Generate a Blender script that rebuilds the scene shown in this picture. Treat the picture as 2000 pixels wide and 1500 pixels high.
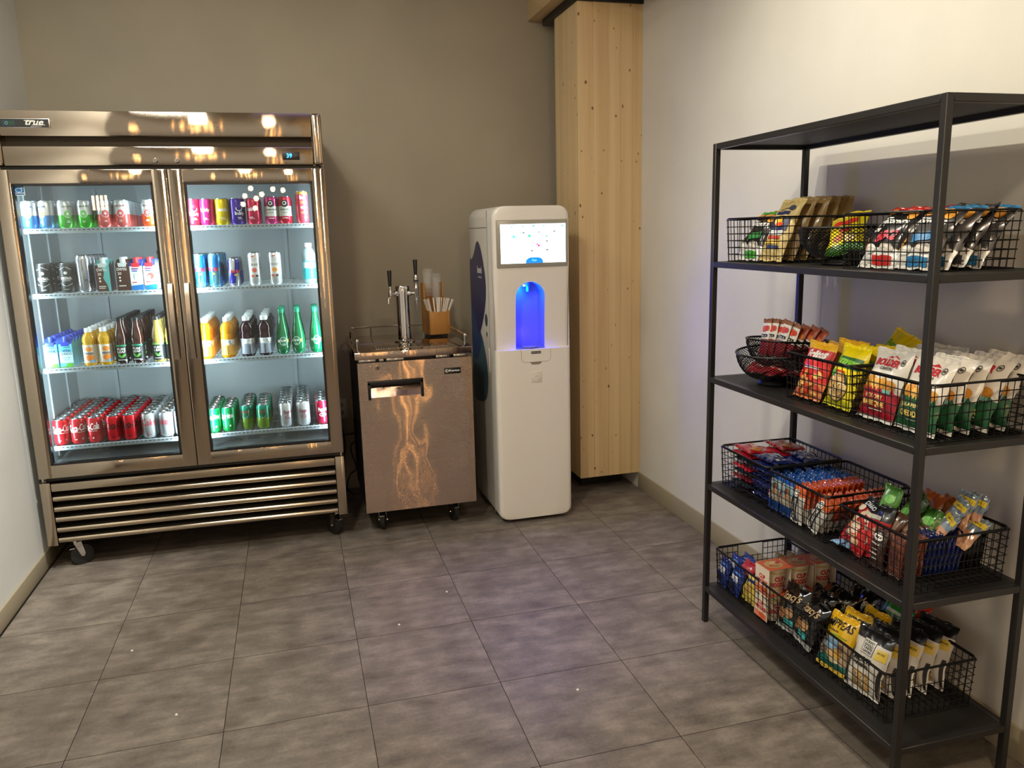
import bpy, bmesh, math, random
from mathutils import Vector, Matrix
from mathutils.geometry import tessellate_polygon

for o in list(bpy.data.objects): bpy.data.objects.remove(o)
SC = bpy.context.scene
COL = SC.collection
PI = math.pi
rnd = random.Random(11)

# ------------------------------------------------------------------ camera
cd = bpy.data.cameras.new('camera'); cam = bpy.data.objects.new('camera', cd); COL.objects.link(cam)
cd.sensor_fit = 'HORIZONTAL'; cd.sensor_width = 36.0; cd.lens = 1521.92 / 2000 * 36.0
cd.clip_start = .05; cd.clip_end = 60
R_ = Vector((0.96254158, -0.2700401, -0.02433196)); U_ = Vector((0.07503178, 0.17905559, 0.98097366)); F_ = Vector((0.26054545, 0.94605361, -0.19261004))
M = Matrix(((R_.x, U_.x, -F_.x, 1.19517), (R_.y, U_.y, -F_.y, -3.87376), (R_.z, U_.z, -F_.z, 1.53337), (0, 0, 0, 1)))
cam.matrix_world = M
SC.camera = cam

# ------------------------------------------------------------------ world, exposure
w = bpy.data.worlds.new('world'); SC.world = w; w.use_nodes = True
w.node_tree.nodes['Background'].inputs[0].default_value = (1.0, .88, .72, 1)
w.node_tree.nodes['Background'].inputs[1].default_value = .38
SC.view_settings.view_transform = 'Standard'; SC.view_settings.look = 'None'
SC.view_settings.gamma = 1; SC.view_settings.use_curve_mapping = False
SC.view_settings.exposure = 0.5
cy = SC.cycles
cy.transparent_max_bounces = 24; cy.max_bounces = 7; cy.diffuse_bounces = 3; cy.glossy_bounces = 3; cy.transmission_bounces = 5
cy.caustics_reflective = False; cy.caustics_refractive = False; cy.use_adaptive_sampling = True; cy.adaptive_threshold = .06; cy.adaptive_min_samples = 16; cy.use_denoising = True

def light(name, kind, loc, energy, color, target=None, **kw):
    d = bpy.data.lights.new(name, kind); d.energy = energy; d.color = color
    for k, v in kw.items(): setattr(d, k, v)
    o = bpy.data.objects.new(name, d); COL.objects.link(o); o.location = loc
    if target is not None:
        o.rotation_euler = (Vector(target) - Vector(loc)).to_track_quat('-Z', 'Y').to_euler()
    return o

WARM = (1.0, .93, .72); WARM2 = (1.0, .79, .56); NEUT = (1.0, .99, .92)
SPOTS = [((2.05, -.95, 2.84), (3.0, -1.25, 1.7), 18, WARM), ((2.05, -1.55, 2.84), (3.0, -1.75, 1.75), 25, WARM), ((2.05, -2.35, 2.84), (3.0, -2.5, 1.7), 20, WARM)]
for i, (l, t, e, c) in enumerate(SPOTS):
    light('track_spot', 'SPOT', l, e, c, t, spot_size=math.radians(105), spot_blend=.9, shadow_soft_size=.012)
light('downlight_glow', 'AREA', (.75, -2.6, 3.05), 29, WARM, (.75, -2.2, 0), shape='DISK', size=.25)
light('downlight_glow', 'AREA', (.50, -1.15, 3.05), 16, NEUT, (.2, -.9, 0), shape='DISK', size=.7)
light('left_wall_fill', 'SPOT', (1.05, -1.75, 3.0), 300, NEUT, (-.045, -.45, .95), spot_size=math.radians(44), spot_blend=1., shadow_soft_size=.08)  # added fill light that brightens the left wall
light('downlight_glow', 'AREA', (2.0, -3.9, 3.05), 17, WARM2, (1.9, -3.2, 0), shape='DISK', size=.25)
light('downlight_glow', 'AREA', (1.75, -.35, 3.05), 1.5, WARM, (1.75, .1, 0), shape='DISK', size=.2)
light('violet_patch_light', 'AREA', (1.95, -1.05, 3.08), .95, (.52, .42, 1.0), (1.95, -1.05, 0), shape='RECTANGLE', size=1.3, size_y=1.15, spread=math.radians(16))  # added stand-in source, throws the violet patch on the floor

# ------------------------------------------------------------------ materials
def lin(c):
    return tuple((x / 255 / 12.92 if x <= 10 else ((x / 255 + .055) / 1.055) ** 2.4) for x in c[:3]) + (1,)
_M = {}
def mat(c, rough=.45, metal=0., emit=0., trans=0., coat=0., alpha=1., spec=.5):
    key = (tuple(c), rough, metal, emit, trans, coat, alpha, spec)
    if key in _M: return _M[key]
    m = bpy.data.materials.new('mat_%d' % len(_M)); m.use_nodes = True
    b = m.node_tree.nodes['Principled BSDF']; i = b.inputs
    i['Base Color'].default_value = lin(c); i['Roughness'].default_value = rough; i['Metallic'].default_value = metal
    i['Specular IOR Level'].default_value = spec
    if emit: i['Emission Color'].default_value = lin(c); i['Emission Strength'].default_value = emit
    if trans: i['Transmission Weight'].default_value = trans; i['IOR'].default_value = 1.2
    if coat: i['Coat Weight'].default_value = coat; i['Coat Roughness'].default_value = .08
    if alpha < 1: i['Alpha'].default_value = alpha
    m.diffuse_color = lin(c); _M[key] = m
    return m
def nodes(name):
    m = bpy.data.materials.new(name); m.use_nodes = True
    nt = m.node_tree; return m, nt, nt.nodes['Principled BSDF']
def nd(nt, t, **kw):
    n = nt.nodes.new(t)
    for k, v in kw.items():
        if k.startswith('i_'): n.inputs[int(k[2:]) if k[2:].isdigit() else k[2:].replace('_', ' ')].default_value = v
        else: setattr(n, k, v)
    return n
def ramp(nt, pts):
    r = nt.nodes.new('ShaderNodeValToRGB'); e = r.color_ramp.elements
    while len(e) < len(pts): e.new(.5)
    for k, (p, c) in enumerate(pts): e[k].position = p; e[k].color = c
    return r
def coords(nt, scale, kind='Object', rot=(0, 0, 0), loc=(0, 0, 0)):
    tc = nt.nodes.new('ShaderNodeTexCoord'); mp = nt.nodes.new('ShaderNodeMapping')
    mp.inputs['Scale'].default_value = scale; mp.inputs['Rotation'].default_value = rot; mp.inputs['Location'].default_value = loc
    nt.links.new(tc.outputs[kind], mp.inputs[0]); return mp.outputs[0]
def bump(nt, b, h, strength, dist=.01, prev=None):
    n = nd(nt, 'ShaderNodeBump'); n.inputs['Strength'].default_value = strength; n.inputs['Distance'].default_value = dist
    nt.links.new(h, n.inputs['Height'])
    if prev is not None: nt.links.new(prev, n.inputs['Normal'])
    nt.links.new(n.outputs[0], b.inputs['Normal']); return n.outputs[0]
def noise(nt, vec, scale, detail=3, rough=.5):
    n = nd(nt, 'ShaderNodeTexNoise'); n.inputs['Scale'].default_value = scale; n.inputs['Detail'].default_value = detail; n.inputs['Roughness'].default_value = rough
    nt.links.new(vec, n.inputs['Vector']); return n.outputs['Fac']

def paint(name, c, rough=.6, bs=.12):
    m, nt, b = nodes(name); v = coords(nt, (1, 1, 1))
    f = noise(nt, v, 2.2, 3); a = lin(c); d = lin([x * .955 for x in c])
    r = ramp(nt, [(.3, d), (.7, a)]); nt.links.new(f, r.inputs[0]); nt.links.new(r.outputs[0], b.inputs['Base Color'])
    b.inputs['Roughness'].default_value = rough
    bump(nt, b, noise(nt, v, 160, 2), bs, .002); return m
M_WALLB = paint('taupe wall paint', (163, 153, 133)); M_WALLR = paint('white wall paint', (214, 211, 203)); M_WALLL = paint('left wall paint', (226, 226, 220))
M_CEIL = paint('ceiling paint', (200, 196, 186)); M_BASE = paint('rubber base', (160, 149, 125), .5, .03)

def steel(name, c, rough=.10, brush=.8, wave=.1, wscale=3., stretch=(1, 1, 1.4), aniso=.8):
    """brushed metal: fine horizontal brush lines tilt the normal up and down, so reflections smear vertically"""
    m, nt, b = nodes(name); b.inputs['Base Color'].default_value = lin(c); b.inputs['Metallic'].default_value = 1
    b.inputs['Roughness'].default_value = rough; b.inputs['Anisotropic'].default_value = aniso
    cx = nd(nt, 'ShaderNodeCombineXYZ'); cx.inputs[2].default_value = 1; nt.links.new(cx.outputs[0], b.inputs['Tangent'])
    f = noise(nt, coords(nt, (260, 260, 3200)), 1, 1, .5)
    sb = nd(nt, 'ShaderNodeMath', operation='SUBTRACT'); sb.inputs[1].default_value = .5; nt.links.new(f, sb.inputs[0])
    ml = nd(nt, 'ShaderNodeMath', operation='MULTIPLY'); ml.inputs[1].default_value = brush; nt.links.new(sb.outputs[0], ml.inputs[0])
    cz = nd(nt, 'ShaderNodeCombineXYZ'); nt.links.new(ml.outputs[0], cz.inputs[2])
    bp = nd(nt, 'ShaderNodeBump'); bp.inputs['Strength'].default_value = wave; bp.inputs['Distance'].default_value = .02
    nt.links.new(noise(nt, coords(nt, stretch), wscale, 1.5, .4), bp.inputs['Height'])
    ad = nd(nt, 'ShaderNodeVectorMath', operation='ADD'); nt.links.new(bp.outputs[0], ad.inputs[0]); nt.links.new(cz.outputs[0], ad.inputs[1])
    nm = nd(nt, 'ShaderNodeVectorMath', operation='NORMALIZE'); nt.links.new(ad.outputs[0], nm.inputs[0]); nt.links.new(nm.outputs[0], b.inputs['Normal'])
    return m
M_STEEL = steel('brushed steel', (182, 168, 150), .05, .6, .12, 3.4, (1, 1, 1.4), 0)
M_STEELV = steel('keg steel', (196, 176, 160), .055, 1.0, .3, 4.5, (1, 1, .8), 0)
M_STEELD = steel('grille steel', (180, 166, 146), .2, .3, .02, 2.)
M_CHROME = mat((205, 203, 200), .08, 1.); M_ALU = mat((190, 190, 192), .25, 1.); M_DSTEEL = mat((120, 118, 115), .35, 1.)
M_BLACK = mat((12, 12, 13), .4); M_BLKMET = mat((30, 29, 30), .42, .3); M_RUB = mat((22, 22, 23), .6); M_WHITE = mat((235, 235, 232), .4)
M_WIRE = mat((16, 15, 16), .35, .5)

def m_glass():
    m = bpy.data.materials.new('pane glass'); m.use_nodes = True; nt = m.node_tree; nt.nodes.clear()
    out = nd(nt, 'ShaderNodeOutputMaterial'); mx = nd(nt, 'ShaderNodeMixShader'); t = nd(nt, 'ShaderNodeBsdfTransparent'); g = nd(nt, 'ShaderNodeBsdfGlossy')
    t.inputs[0].default_value = (.93, .97, .97, 1); g.inputs['Roughness'].default_value = .01
    fr = nd(nt, 'ShaderNodeFresnel'); fr.inputs[0].default_value = 1.45
    nt.links.new(fr.outputs[0], mx.inputs[0]); nt.links.new(t.outputs[0], mx.inputs[1]); nt.links.new(g.outputs[0], mx.inputs[2]); nt.links.new(mx.outputs[0], out.inputs[0])
    return m
M_GLASS = m_glass()
def m_clear():
    m = bpy.data.materials.new('clear plastic'); m.use_nodes = True; nt = m.node_tree; b = nt.nodes['Principled BSDF']; out = nt.nodes['Material Output']
    b.inputs['Base Color'].default_value = lin((225, 222, 214)); b.inputs['Roughness'].default_value = .15; b.inputs['Coat Weight'].default_value = 1
    mx = nd(nt, 'ShaderNodeMixShader'); t = nd(nt, 'ShaderNodeBsdfTransparent'); mx.inputs[0].default_value = .14
    nt.links.new(t.outputs[0], mx.inputs[1]); nt.links.new(b.outputs[0], mx.inputs[2]); nt.links.new(mx.outputs[0], out.inputs[0]); return m
M_CUP = m_clear()

def m_tile():
    m, nt, b = nodes('floor tile stone'); oi = nd(nt, 'ShaderNodeObjectInfo'); tc = nd(nt, 'ShaderNodeTexCoord')
    mul = nd(nt, 'ShaderNodeVectorMath', operation='SCALE'); cmb = nd(nt, 'ShaderNodeCombineXYZ')
    nt.links.new(oi.outputs['Random'], cmb.inputs[0]); nt.links.new(oi.outputs['Random'], cmb.inputs[1]); mul.inputs['Scale'].default_value = 37
    nt.links.new(cmb.outputs[0], mul.inputs[0]); ad = nd(nt, 'ShaderNodeVectorMath', operation='ADD'); nt.links.new(tc.outputs['Object'], ad.inputs[0]); nt.links.new(mul.outputs[0], ad.inputs[1])
    f1 = noise(nt, ad.outputs[0], 7, 6, .62); f2 = noise(nt, ad.outputs[0], 90, 3, .6)
    mp = nd(nt, 'ShaderNodeMapping'); mp.inputs['Scale'].default_value = (3, 9, 3); nt.links.new(ad.outputs[0], mp.inputs[0]); f3 = noise(nt, mp.outputs[0], 2.2, 4, .6)
    a1 = nd(nt, 'ShaderNodeMath', operation='MULTIPLY_ADD'); a1.inputs[1].default_value = .45; nt.links.new(f1, a1.inputs[0])
    a2 = nd(nt, 'ShaderNodeMath', operation='MULTIPLY_ADD'); a2.inputs[1].default_value = .4; nt.links.new(f3, a2.inputs[0]); nt.links.new(a2.outputs[0], a1.inputs[2])
    a3 = nd(nt, 'ShaderNodeMath', operation='MULTIPLY'); a3.inputs[1].default_value = .15; nt.links.new(f2, a3.inputs[0]); nt.links.new(a3.outputs[0], a2.inputs[2])
    r = ramp(nt, [(.36, lin((84, 76, 69))), (.5, lin((113, 104, 95))), (.62, lin((138, 128, 117)))]); nt.links.new(a1.outputs[0], r.inputs[0])
    nt.links.new(r.outputs[0], b.inputs['Base Color']); b.inputs['Roughness'].default_value = .48
    bump(nt, b, a1.outputs[0], .12, .004); return m
M_TILE = m_tile()

def m_wood(name, c1, c2, knots=True, sx=26, axis=2):
    m, nt, b = nodes(name); s = [sx, sx, sx]; s[axis] = .7
    v = coords(nt, s); f = noise(nt, v, 1.0, 5, .6); s2 = [9, 9, 9]; s2[axis] = .05
    f2 = noise(nt, coords(nt, s2), 1.3, 1)
    mx = nd(nt, 'ShaderNodeMath', operation='MULTIPLY_ADD'); mx.inputs[1].default_value = .5; nt.links.new(f, mx.inputs[0])
    m2 = nd(nt, 'ShaderNodeMath', operation='MULTIPLY'); m2.inputs[1].default_value = .5; nt.links.new(f2, m2.inputs[0]); nt.links.new(m2.outputs[0], mx.inputs[2])
    r = ramp(nt, [(.3, lin(c1)), (.68, lin(c2))]); nt.links.new(mx.outputs[0], r.inputs[0]); col = r.outputs[0]
    if knots:
        s3 = [20, 20, 20]; s3[axis] = 11
        vo = nd(nt, 'ShaderNodeTexVoronoi'); vo.inputs['Scale'].default_value = 1.0; nt.links.new(coords(nt, s3, loc=(.3, .2, .1)), vo.inputs['Vector'])
        nz = noise(nt, coords(nt, (6, 6, 6)), 6, 2)
        su = nd(nt, 'ShaderNodeMath', operation='MULTIPLY_ADD'); su.inputs[1].default_value = .38; nt.links.new(nz, su.inputs[0]); nt.links.new(vo.outputs['Distance'], su.inputs[2])
        kr = ramp(nt, [(.22, (1, 1, 1, 1)), (.29, (0, 0, 0, 1))]); nt.links.new(su.outputs[0], kr.inputs[0])
        mc = nd(nt, 'ShaderNodeMixRGB'); nt.links.new(kr.outputs[0], mc.inputs[0]); nt.links.new(col, mc.inputs[1]); mc.inputs[2].default_value = lin((108, 66, 32)); col = mc.outputs[0]
    nt.links.new(col, b.inputs['Base Color']); b.inputs['Roughness'].default_value = .55
    bump(nt, b, f, .08, .003); return m
M_PINE = m_wood('pine glulam', (196, 164, 116), (222, 196, 150)); M_PINEB = m_wood('pine beam', (196, 164, 116), (222, 196, 150), True, 26, 1)
M_BAMB = m_wood('bamboo', (168, 112, 48), (196, 140, 70), False, 60)
M_PANEL = m_wood('black shelf panel', (15, 13, 12), (22, 19, 18), False, 30, 1)

# ------------------------------------------------------------------ mesh builder
class MB:
    def __init__(s): s.v = []; s.f = []; s.m = []; s.mats = []
    def mi(s, m):
        if m not in s.mats: s.mats.append(m)
        return s.mats.index(m)
    def add(s, vs, fs, m):
        o = len(s.v); k = s.mi(m); s.v += [tuple(q) for q in vs]
        for f in fs: s.f.append([i + o for i in f]); s.m.append(k)
        return s
    def box(s, a, b, m):
        (x0, y0, z0), (x1, y1, z1) = a, b
        return s.add([(x0, y0, z0), (x1, y0, z0), (x1, y1, z0), (x0, y1, z0), (x0, y0, z1), (x1, y0, z1), (x1, y1, z1), (x0, y1, z1)],
                     [(0, 3, 2, 1), (4, 5, 6, 7), (0, 1, 5, 4), (1, 2, 6, 5), (2, 3, 7, 6), (3, 0, 4, 7)], m)
    def rbox(s, a, b, m, r=.004, seg=2):
        bm = bmesh.new(); bmesh.ops.create_cube(bm, size=1)
        d = [b[i] - a[i] for i in range(3)]; c = [(b[i] + a[i]) / 2 for i in range(3)]
        for v in bm.verts: v.co = Vector((v.co.x * d[0] + c[0], v.co.y * d[1] + c[1], v.co.z * d[2] + c[2]))
        r = min(r, min(abs(q) for q in d) * .49)
        bmesh.ops.bevel(bm, geom=list(bm.edges), offset=r, segments=seg, profile=.5, affect='EDGES')
        bm.verts.index_update(); s.add([v.co[:] for v in bm.verts], [[v.index for v in f.verts] for f in bm.faces], m); bm.free(); return s
    def tube(s, pts, r, m, n=6, closed=False, cap=True):
        pts = [Vector(p) for p in pts]; N = len(pts); rings = []
        for i, p in enumerate(pts):
            if closed: t = pts[(i + 1) % N] - pts[i - 1]
            else: t = pts[min(i + 1, N - 1)] - pts[max(i - 1, 0)]
            t.normalize(); up = Vector((0, 0, 1)) if abs(t.z) < .9 else Vector((1, 0, 0))
            a = t.cross(up).normalized(); b = a.cross(t); rr = r[i] if isinstance(r, (list, tuple)) else r
            rings.append([p + (a * math.cos(2 * PI * k / n) + b * math.sin(2 * PI * k / n)) * rr for k in range(n)])
        vs = [q for g in rings for q in g]; fs = []
        for i in range(N if closed else N - 1):
            j = (i + 1) % N
            for k in range(n): fs.append((i * n + k, i * n + (k + 1) % n, j * n + (k + 1) % n, j * n + k))
        if cap and not closed: fs += [tuple(range(n))[::-1], tuple(range((N - 1) * n, N * n))]
        return s.add(vs, fs, m)
    def lathe(s, prof, m, n=24, c=(0, 0, 0), axis='z', ms=None):
        vs = []; N = len(prof)
        for r, z in prof:
            for k in range(n):
                a = 2 * PI * k / n; p = (r * math.cos(a), r * math.sin(a), z)
                if axis == 'y': p = (p[0], -p[2], p[1])
                if axis == 'x': p = (p[2], p[0], p[1])
                vs.append((p[0] + c[0], p[1] + c[1], p[2] + c[2]))
        for i in range(N - 1):
            mm = ms[i] if ms else m; o = len(s.v)
            if i == 0: s.v += vs; base = o
            kk = s.mi(mm)
            for k in range(n):
                s.f.append([base + i * n + k, base + i * n + (k + 1) % n, base + (i + 1) * n + (k + 1) % n, base + (i + 1) * n + k]); s.m.append(kk)
        return s
    def prism(s, poly, lo, hi, m, axis='y'):
        n = len(poly); f = {'y': lambda a, b, t: (a, t, b), 'x': lambda a, b, t: (t, a, b), 'z': lambda a, b, t: (a, b, t)}[axis]
        vs = [f(a, b, lo) for a, b in poly] + [f(a, b, hi) for a, b in poly]
        tri = tessellate_polygon([[Vector((a, b, 0)) for a, b in poly]])
        fs = [tuple(t) for t in tri] + [tuple(q + n for q in t[::-1]) for t in tri] + [(i, (i + 1) % n, (i + 1) % n + n, i + n) for i in range(n)]
        return s.add(vs, fs, m)
    def mesh(s, name, angle=38, smooth=True):
        me = bpy.data.meshes.new(name); me.from_pydata(s.v, [], s.f)
        for m in s.mats: me.materials.append(m)
        me.polygons.foreach_set('material_index', s.m)
        bm = bmesh.new(); bm.from_mesh(me); bmesh.ops.remove_doubles(bm, verts=bm.verts, dist=1e-6); bmesh.ops.recalc_face_normals(bm, faces=bm.faces); bm.to_mesh(me); bm.free()
        if smooth:
            me.polygons.foreach_set('use_smooth', [True] * len(me.polygons)); me.set_sharp_from_angle(angle=math.radians(angle))
        me.update(); return me
    def obj(s, name, parent=None, loc=(0, 0, 0), rot=(0, 0, 0), **kw):
        return link(name, s.mesh(name, **kw), parent, loc, rot)
def link(name, me, parent=None, loc=(0, 0, 0), rot=(0, 0, 0)):
    o = bpy.data.objects.new(name, me); COL.objects.link(o); o.location = loc; o.rotation_euler = rot
    if parent is not None: o.parent = parent
    return o
def tag(o, label, cat, group=None):
    o['label'] = label; o['category'] = cat
    if group: o['group'] = group
    return o
def thing(name, label, cat, loc=(0, 0, 0), rotz=0, group=None):
    return tag(link(name, None, None, loc, (0, 0, rotz)), label, cat, group)
def struct(o): o['kind'] = 'structure'; return o
ORD = ['front', 'second', 'third', 'fourth', 'fifth', 'sixth', 'seventh', 'eighth', 'ninth', 'tenth', 'eleventh', 'twelfth']

# ------------------------------------------------------------------ flat print on surfaces
_T = {}
def text2d(s, shear=0., bold=0., cut=14):
    k = (s, shear, bold, cut)
    if k in _T: return _T[k]
    cu = bpy.data.curves.new('t', 'FONT'); cu.body = s; cu.size = 1; cu.shear = shear; cu.offset = bold; cu.resolution_u = 2; cu.fill_mode = 'FRONT'
    ob = bpy.data.objects.new('t', cu); COL.objects.link(ob); dg = bpy.context.evaluated_depsgraph_get()
    me = bpy.data.meshes.new_from_object(ob.evaluated_get(dg)); bpy.data.objects.remove(ob); bpy.data.curves.remove(cu)
    bm = bmesh.new(); bm.from_mesh(me); bpy.data.meshes.remove(me)
    xs = [v.co.x for v in bm.verts]; ys = [v.co.y for v in bm.verts]; x0, x1, y0, y1 = min(xs), max(xs), min(ys), max(ys)
    for v in bm.verts: v.co = Vector(((v.co.x - x0) / (x1 - x0) - .5, (v.co.y - y0) / (y1 - y0) - .5, 0))
    for i in range(1, cut):
        bmesh.ops.bisect_plane(bm, geom=bm.verts[:] + bm.edges[:] + bm.faces[:], plane_co=(i / cut - .5, 0, 0), plane_no=(1, 0, 0))
    bm.verts.index_update()
    _T[k] = ([(v.co.x, v.co.y) for v in bm.verts], [[v.index for v in f.verts] for f in bm.faces], (x1 - x0) / (y1 - y0)); bm.free()
    return _T[k]
def art(ops, fn, name='printed_artwork', lift0=.0005, dl=.00025, default=mat((240, 240, 238), .45)):
    """ops in metres on the surface; fn(s, t, lift) -> point"""
    mb = MB()
    for q, op in enumerate(ops):
        L = lift0 + dl * q; k = op[0]
        if k == 't' and op[1] == '~':      # print too blurred to read: a plain bar
            o = op[6]; op = ('r', op[2], op[3], o['w'], op[4] * .7, op[5], {'rot': o.get('rot', 0)}); k = 'r'
        if k == 't':
            _, s, cs, ct, h, c = op[:6]; o = op[6] if len(op) > 6 else {}
            vs, fs, asp = text2d(s, o.get('sh', 0), o.get('b', .012), o.get('cut', 10)); wd = o.get('w', h * asp); a = o.get('rot', 0); ca, sa = math.cos(a), math.sin(a)
            P = []
            for x, y in vs:
                x *= wd; y *= h; y += o.get('arc', 0) * (x / (wd / 2)) ** 2 * h
                P.append(fn(cs + x * ca - y * sa, ct + x * sa + y * ca, L))
            mb.add(P, fs, mat(c, o.get('r', .4), 0, o.get('e', 0)))
        elif k == 'c':
            _, cs, ct, rx, ry, c = op[:6]; o = op[6] if len(op) > 6 else {}; n = 14; a = o.get('rot', 0); ca, sa = math.cos(a), math.sin(a)
            P = [fn(cs, ct, L)]
            for j in (.5, 1):
                for i in range(n):
                    x = rx * j * math.cos(2 * PI * i / n); y = ry * j * math.sin(2 * PI * i / n); P.append(fn(cs + x * ca - y * sa, ct + x * sa + y * ca, L))
            fs = [(0, 1 + i, 1 + (i + 1) % n) for i in range(n)] + [(1 + i, 1 + n + i, 1 + n + (i + 1) % n, 1 + (i + 1) % n) for i in range(n)]
            mb.add(P, fs, mat(c, o.get('r', .4), 0, o.get('e', 0)))
        elif k == 'o':     # ring
            _, cs, ct, rx, ry, wd, c = op[:7]; n = 18; P = []
            for j in (1, 0):
                for i in range(n): P.append(fn(cs + (rx - wd * j) * math.cos(2 * PI * i / n), ct + (ry - wd * j) * math.sin(2 * PI * i / n), L))
            mb.add(P, [(i, n + i, n + (i + 1) % n, (i + 1) % n) for i in range(n)], mat(c, .4))
        elif k == 'r':
            _, cs, ct, wd, h, c = op[:6]; o = op[6] if len(op) > 6 else {}; nx = max(1, int(wd / .006)); ny = max(1, int(h / .012)); a = o.get('rot', 0); ca, sa = math.cos(a), math.sin(a); P = []
            for j in range(ny + 1):
                for i in range(nx + 1):
                    x = (i / nx - .5) * wd; y = (j / ny - .5) * h; x += o.get('skew', 0) * y; P.append(fn(cs + x * ca - y * sa, ct + x * sa + y * ca, L))
            fs = [(j * (nx + 1) + i, j * (nx + 1) + i + 1, (j + 1) * (nx + 1) + i + 1, (j + 1) * (nx + 1) + i) for j in range(ny) for i in range(nx)]
            mb.add(P, fs, mat(c, o.get('r', .4), o.get('m', 0), o.get('e', 0)))
        elif k == 'p':
            _, pts, c = op[:3]; o = op[3] if len(op) > 3 else {}
            tri = tessellate_polygon([[Vector((a, b, 0)) for a, b in pts]])
            mb.add([fn(a, b, L) for a, b in pts], [tuple(t) for t in tri], mat(c, o.get('r', .4), 0, o.get('e', 0)))
    return mb.mesh(name, smooth=False)

# ================================================================== THE ROOM
XL, XR, YB, ZC = -.045, 3.105, .84, 3.12
YF = -5.2
def wallbox(name, a, b, m): return struct(MB().box(a, b, m).obj(name, smooth=False))
floor = wallbox('floor', (XL - 1.9, -7.2, -.1), (XR + .1, YB + .1, -.006), mat((38, 34, 31), .8))
wallbox('wall_back', (XL - .1, YB, -.1), (XR + .1, YB + .1, ZC), M_WALLB)
wallbox('wall_right', (XR, YF, -.1), (XR + .1, YB, ZC), M_WALLR)
wallbox('wall_left', (XL - .1, -1.3, -.1), (XL, YB, ZC), M_WALLL)
wallbox('ceiling', (XL - .1, YF, ZC), (XR + .1, YB + .1, ZC + .08), M_CEIL)
struct(MB().rbox((XR - .010, YF, 0), (XR - .0005, .24, .102), M_BASE, .003).obj('baseboard_right'))
struct(MB().rbox((XL + .0005, -1.3, 0), (XL + .010, .83, .085), M_BASE, .003).obj('baseboard_left'))
struct(MB().rbox((XL + .011, YB - .010, 0), (XR - .011, YB - .0005, .1), M_BASE, .003).obj('baseboard_back'))
# floor tiles: one object each
TS = .4529; T0X, T0Y = .4238, -.5862
_tm = {}
for i in range(-2, 7):
    for j in range(-4, 9):
        x0 = max(T0X + i * TS, XL); x1 = min(T0X + (i + 1) * TS, XR); y1 = min(T0Y - (j - 1) * TS, YB); y0 = T0Y - j * TS
        if x1 - x0 < .02 or y1 - y0 < .02 or y0 < -4.4: continue
        g = .0011; k = (round(x1 - x0, 3), round(y1 - y0, 3))
        if k not in _tm:
            bm = MB().box((-k[0] / 2 + g, -k[1] / 2 + g, -.008), (k[0] / 2 - g, k[1] / 2 - g, -.0002), mat((46, 41, 37), .8)); bm.add([(sx * (k[0] / 2 - g), sy * (k[1] / 2 - g), 0) for sx, sy in ((-1, -1), (1, -1), (1, 1), (-1, 1))], [(0, 1, 2, 3)], M_TILE); _tm[k] = bm.mesh('tile', smooth=False)
        link('tile', _tm[k], floor, ((x0 + x1) / 2, (y0 + y1) / 2, 0))

# timber column, steel plate, beam
t = thing('timber_column', 'pale knotty timber column in the corner beside the water dispenser', 'column', (2.918, .425, .1))
# glued-up lamellae, one board each, joints just visible
xs = [-.187, -.099, -.012, .062, .132, .187]
MB().box((-.183, -.181, .003), (.183, .181, 2.6), mat((176, 140, 92), .7)).obj('core', t, smooth=False)
for a, b in zip(xs[:-1], xs[1:]):
    MB().rbox((a + .0003, -.185, .0), (b - .0003, .185, 2.605), M_PINE, .0008, 1).obj('lamella', t)
MB().box((-.12, -.02, -.1), (.14, .16, .003), M_BLACK).obj('foot', t, smooth=False)
t = thing('steel_bearing_plate', 'black steel plate between timber column and beam', 'plate', (2.918, .47, 2.7055))
MB().rbox((-.205, -.245, 0), (.187, .3, .0385), M_BLKMET, .002).obj('plate', t)
t = thing('timber_beam', 'pale timber beam running overhead above the column', 'beam', (2.874, -.4, 2.745))
MB().rbox((-.231, -4.6, 0), (.2305, 1.2395, .36), M_PINEB, .003).obj('timber', t)

# outlets and cords on the back wall
for k, (x, z, lb) in enumerate([(1.415, .505, 'white outlet plate nearest the glass-door fridge'), (1.515, .50, 'white outlet plate nearest the steel keg cooler')]):
    t = thing('wall_outlet', lb, 'outlet', (x, YB - .001, z), 0, 'outlets between fridge and keg cooler')
    MB().rbox((-.036, -.007, -.06), (.036, 0, .06), mat((196, 190, 176), .4), .003).obj('cover_plate', t)
    for dz in (-.022, .022): MB().rbox((-.016, -.0085, dz - .013), (.016, -.006, dz + .013), mat((150, 145, 135), .4), .003).obj('socket', t)
def cord(name, pts, lab, r=.004):
    P = []
    for i in range(len(pts) - 1):
        p0 = Vector(pts[max(i - 1, 0)]); p1 = Vector(pts[i]); p2 = Vector(pts[i + 1]); p3 = Vector(pts[min(i + 2, len(pts) - 1)])
        for k in range(6):
            u = k / 6; P.append(.5 * ((2 * p1) + (-p0 + p2) * u + (2 * p0 - 5 * p1 + 4 * p2 - p3) * u * u + (-p0 + 3 * p1 - 3 * p2 + p3) * u ** 3))
    P.append(Vector(pts[-1]))
    return tag(MB().tube(P, r, M_RUB, 6).obj(name), lab, 'cord', 'power cords in the gap beside the fridge')
cord('power_cord', [(1.395, .82, .52), (1.41, .80, .40), (1.425, .80, .30), (1.41, .79, .18), (1.405, .78, .05), (1.42, .75, .006)], 'black cord hanging closest to the fridge side')
cord('power_cord', [(1.515, .82, .48), (1.50, .80, .33), (1.455, .79, .27), (1.48, .79, .14), (1.44, .78, .1), (1.42, .78, .02), (1.45, .70, .006)], 'black cord looping closest to the keg cooler')
cord('power_cord', [(1.40, .79, .36), (1.44, .785, .355), (1.50, .79, .36), (1.53, .8, .37)], 'black cord crossing level between fridge and keg cooler', .005)
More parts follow.
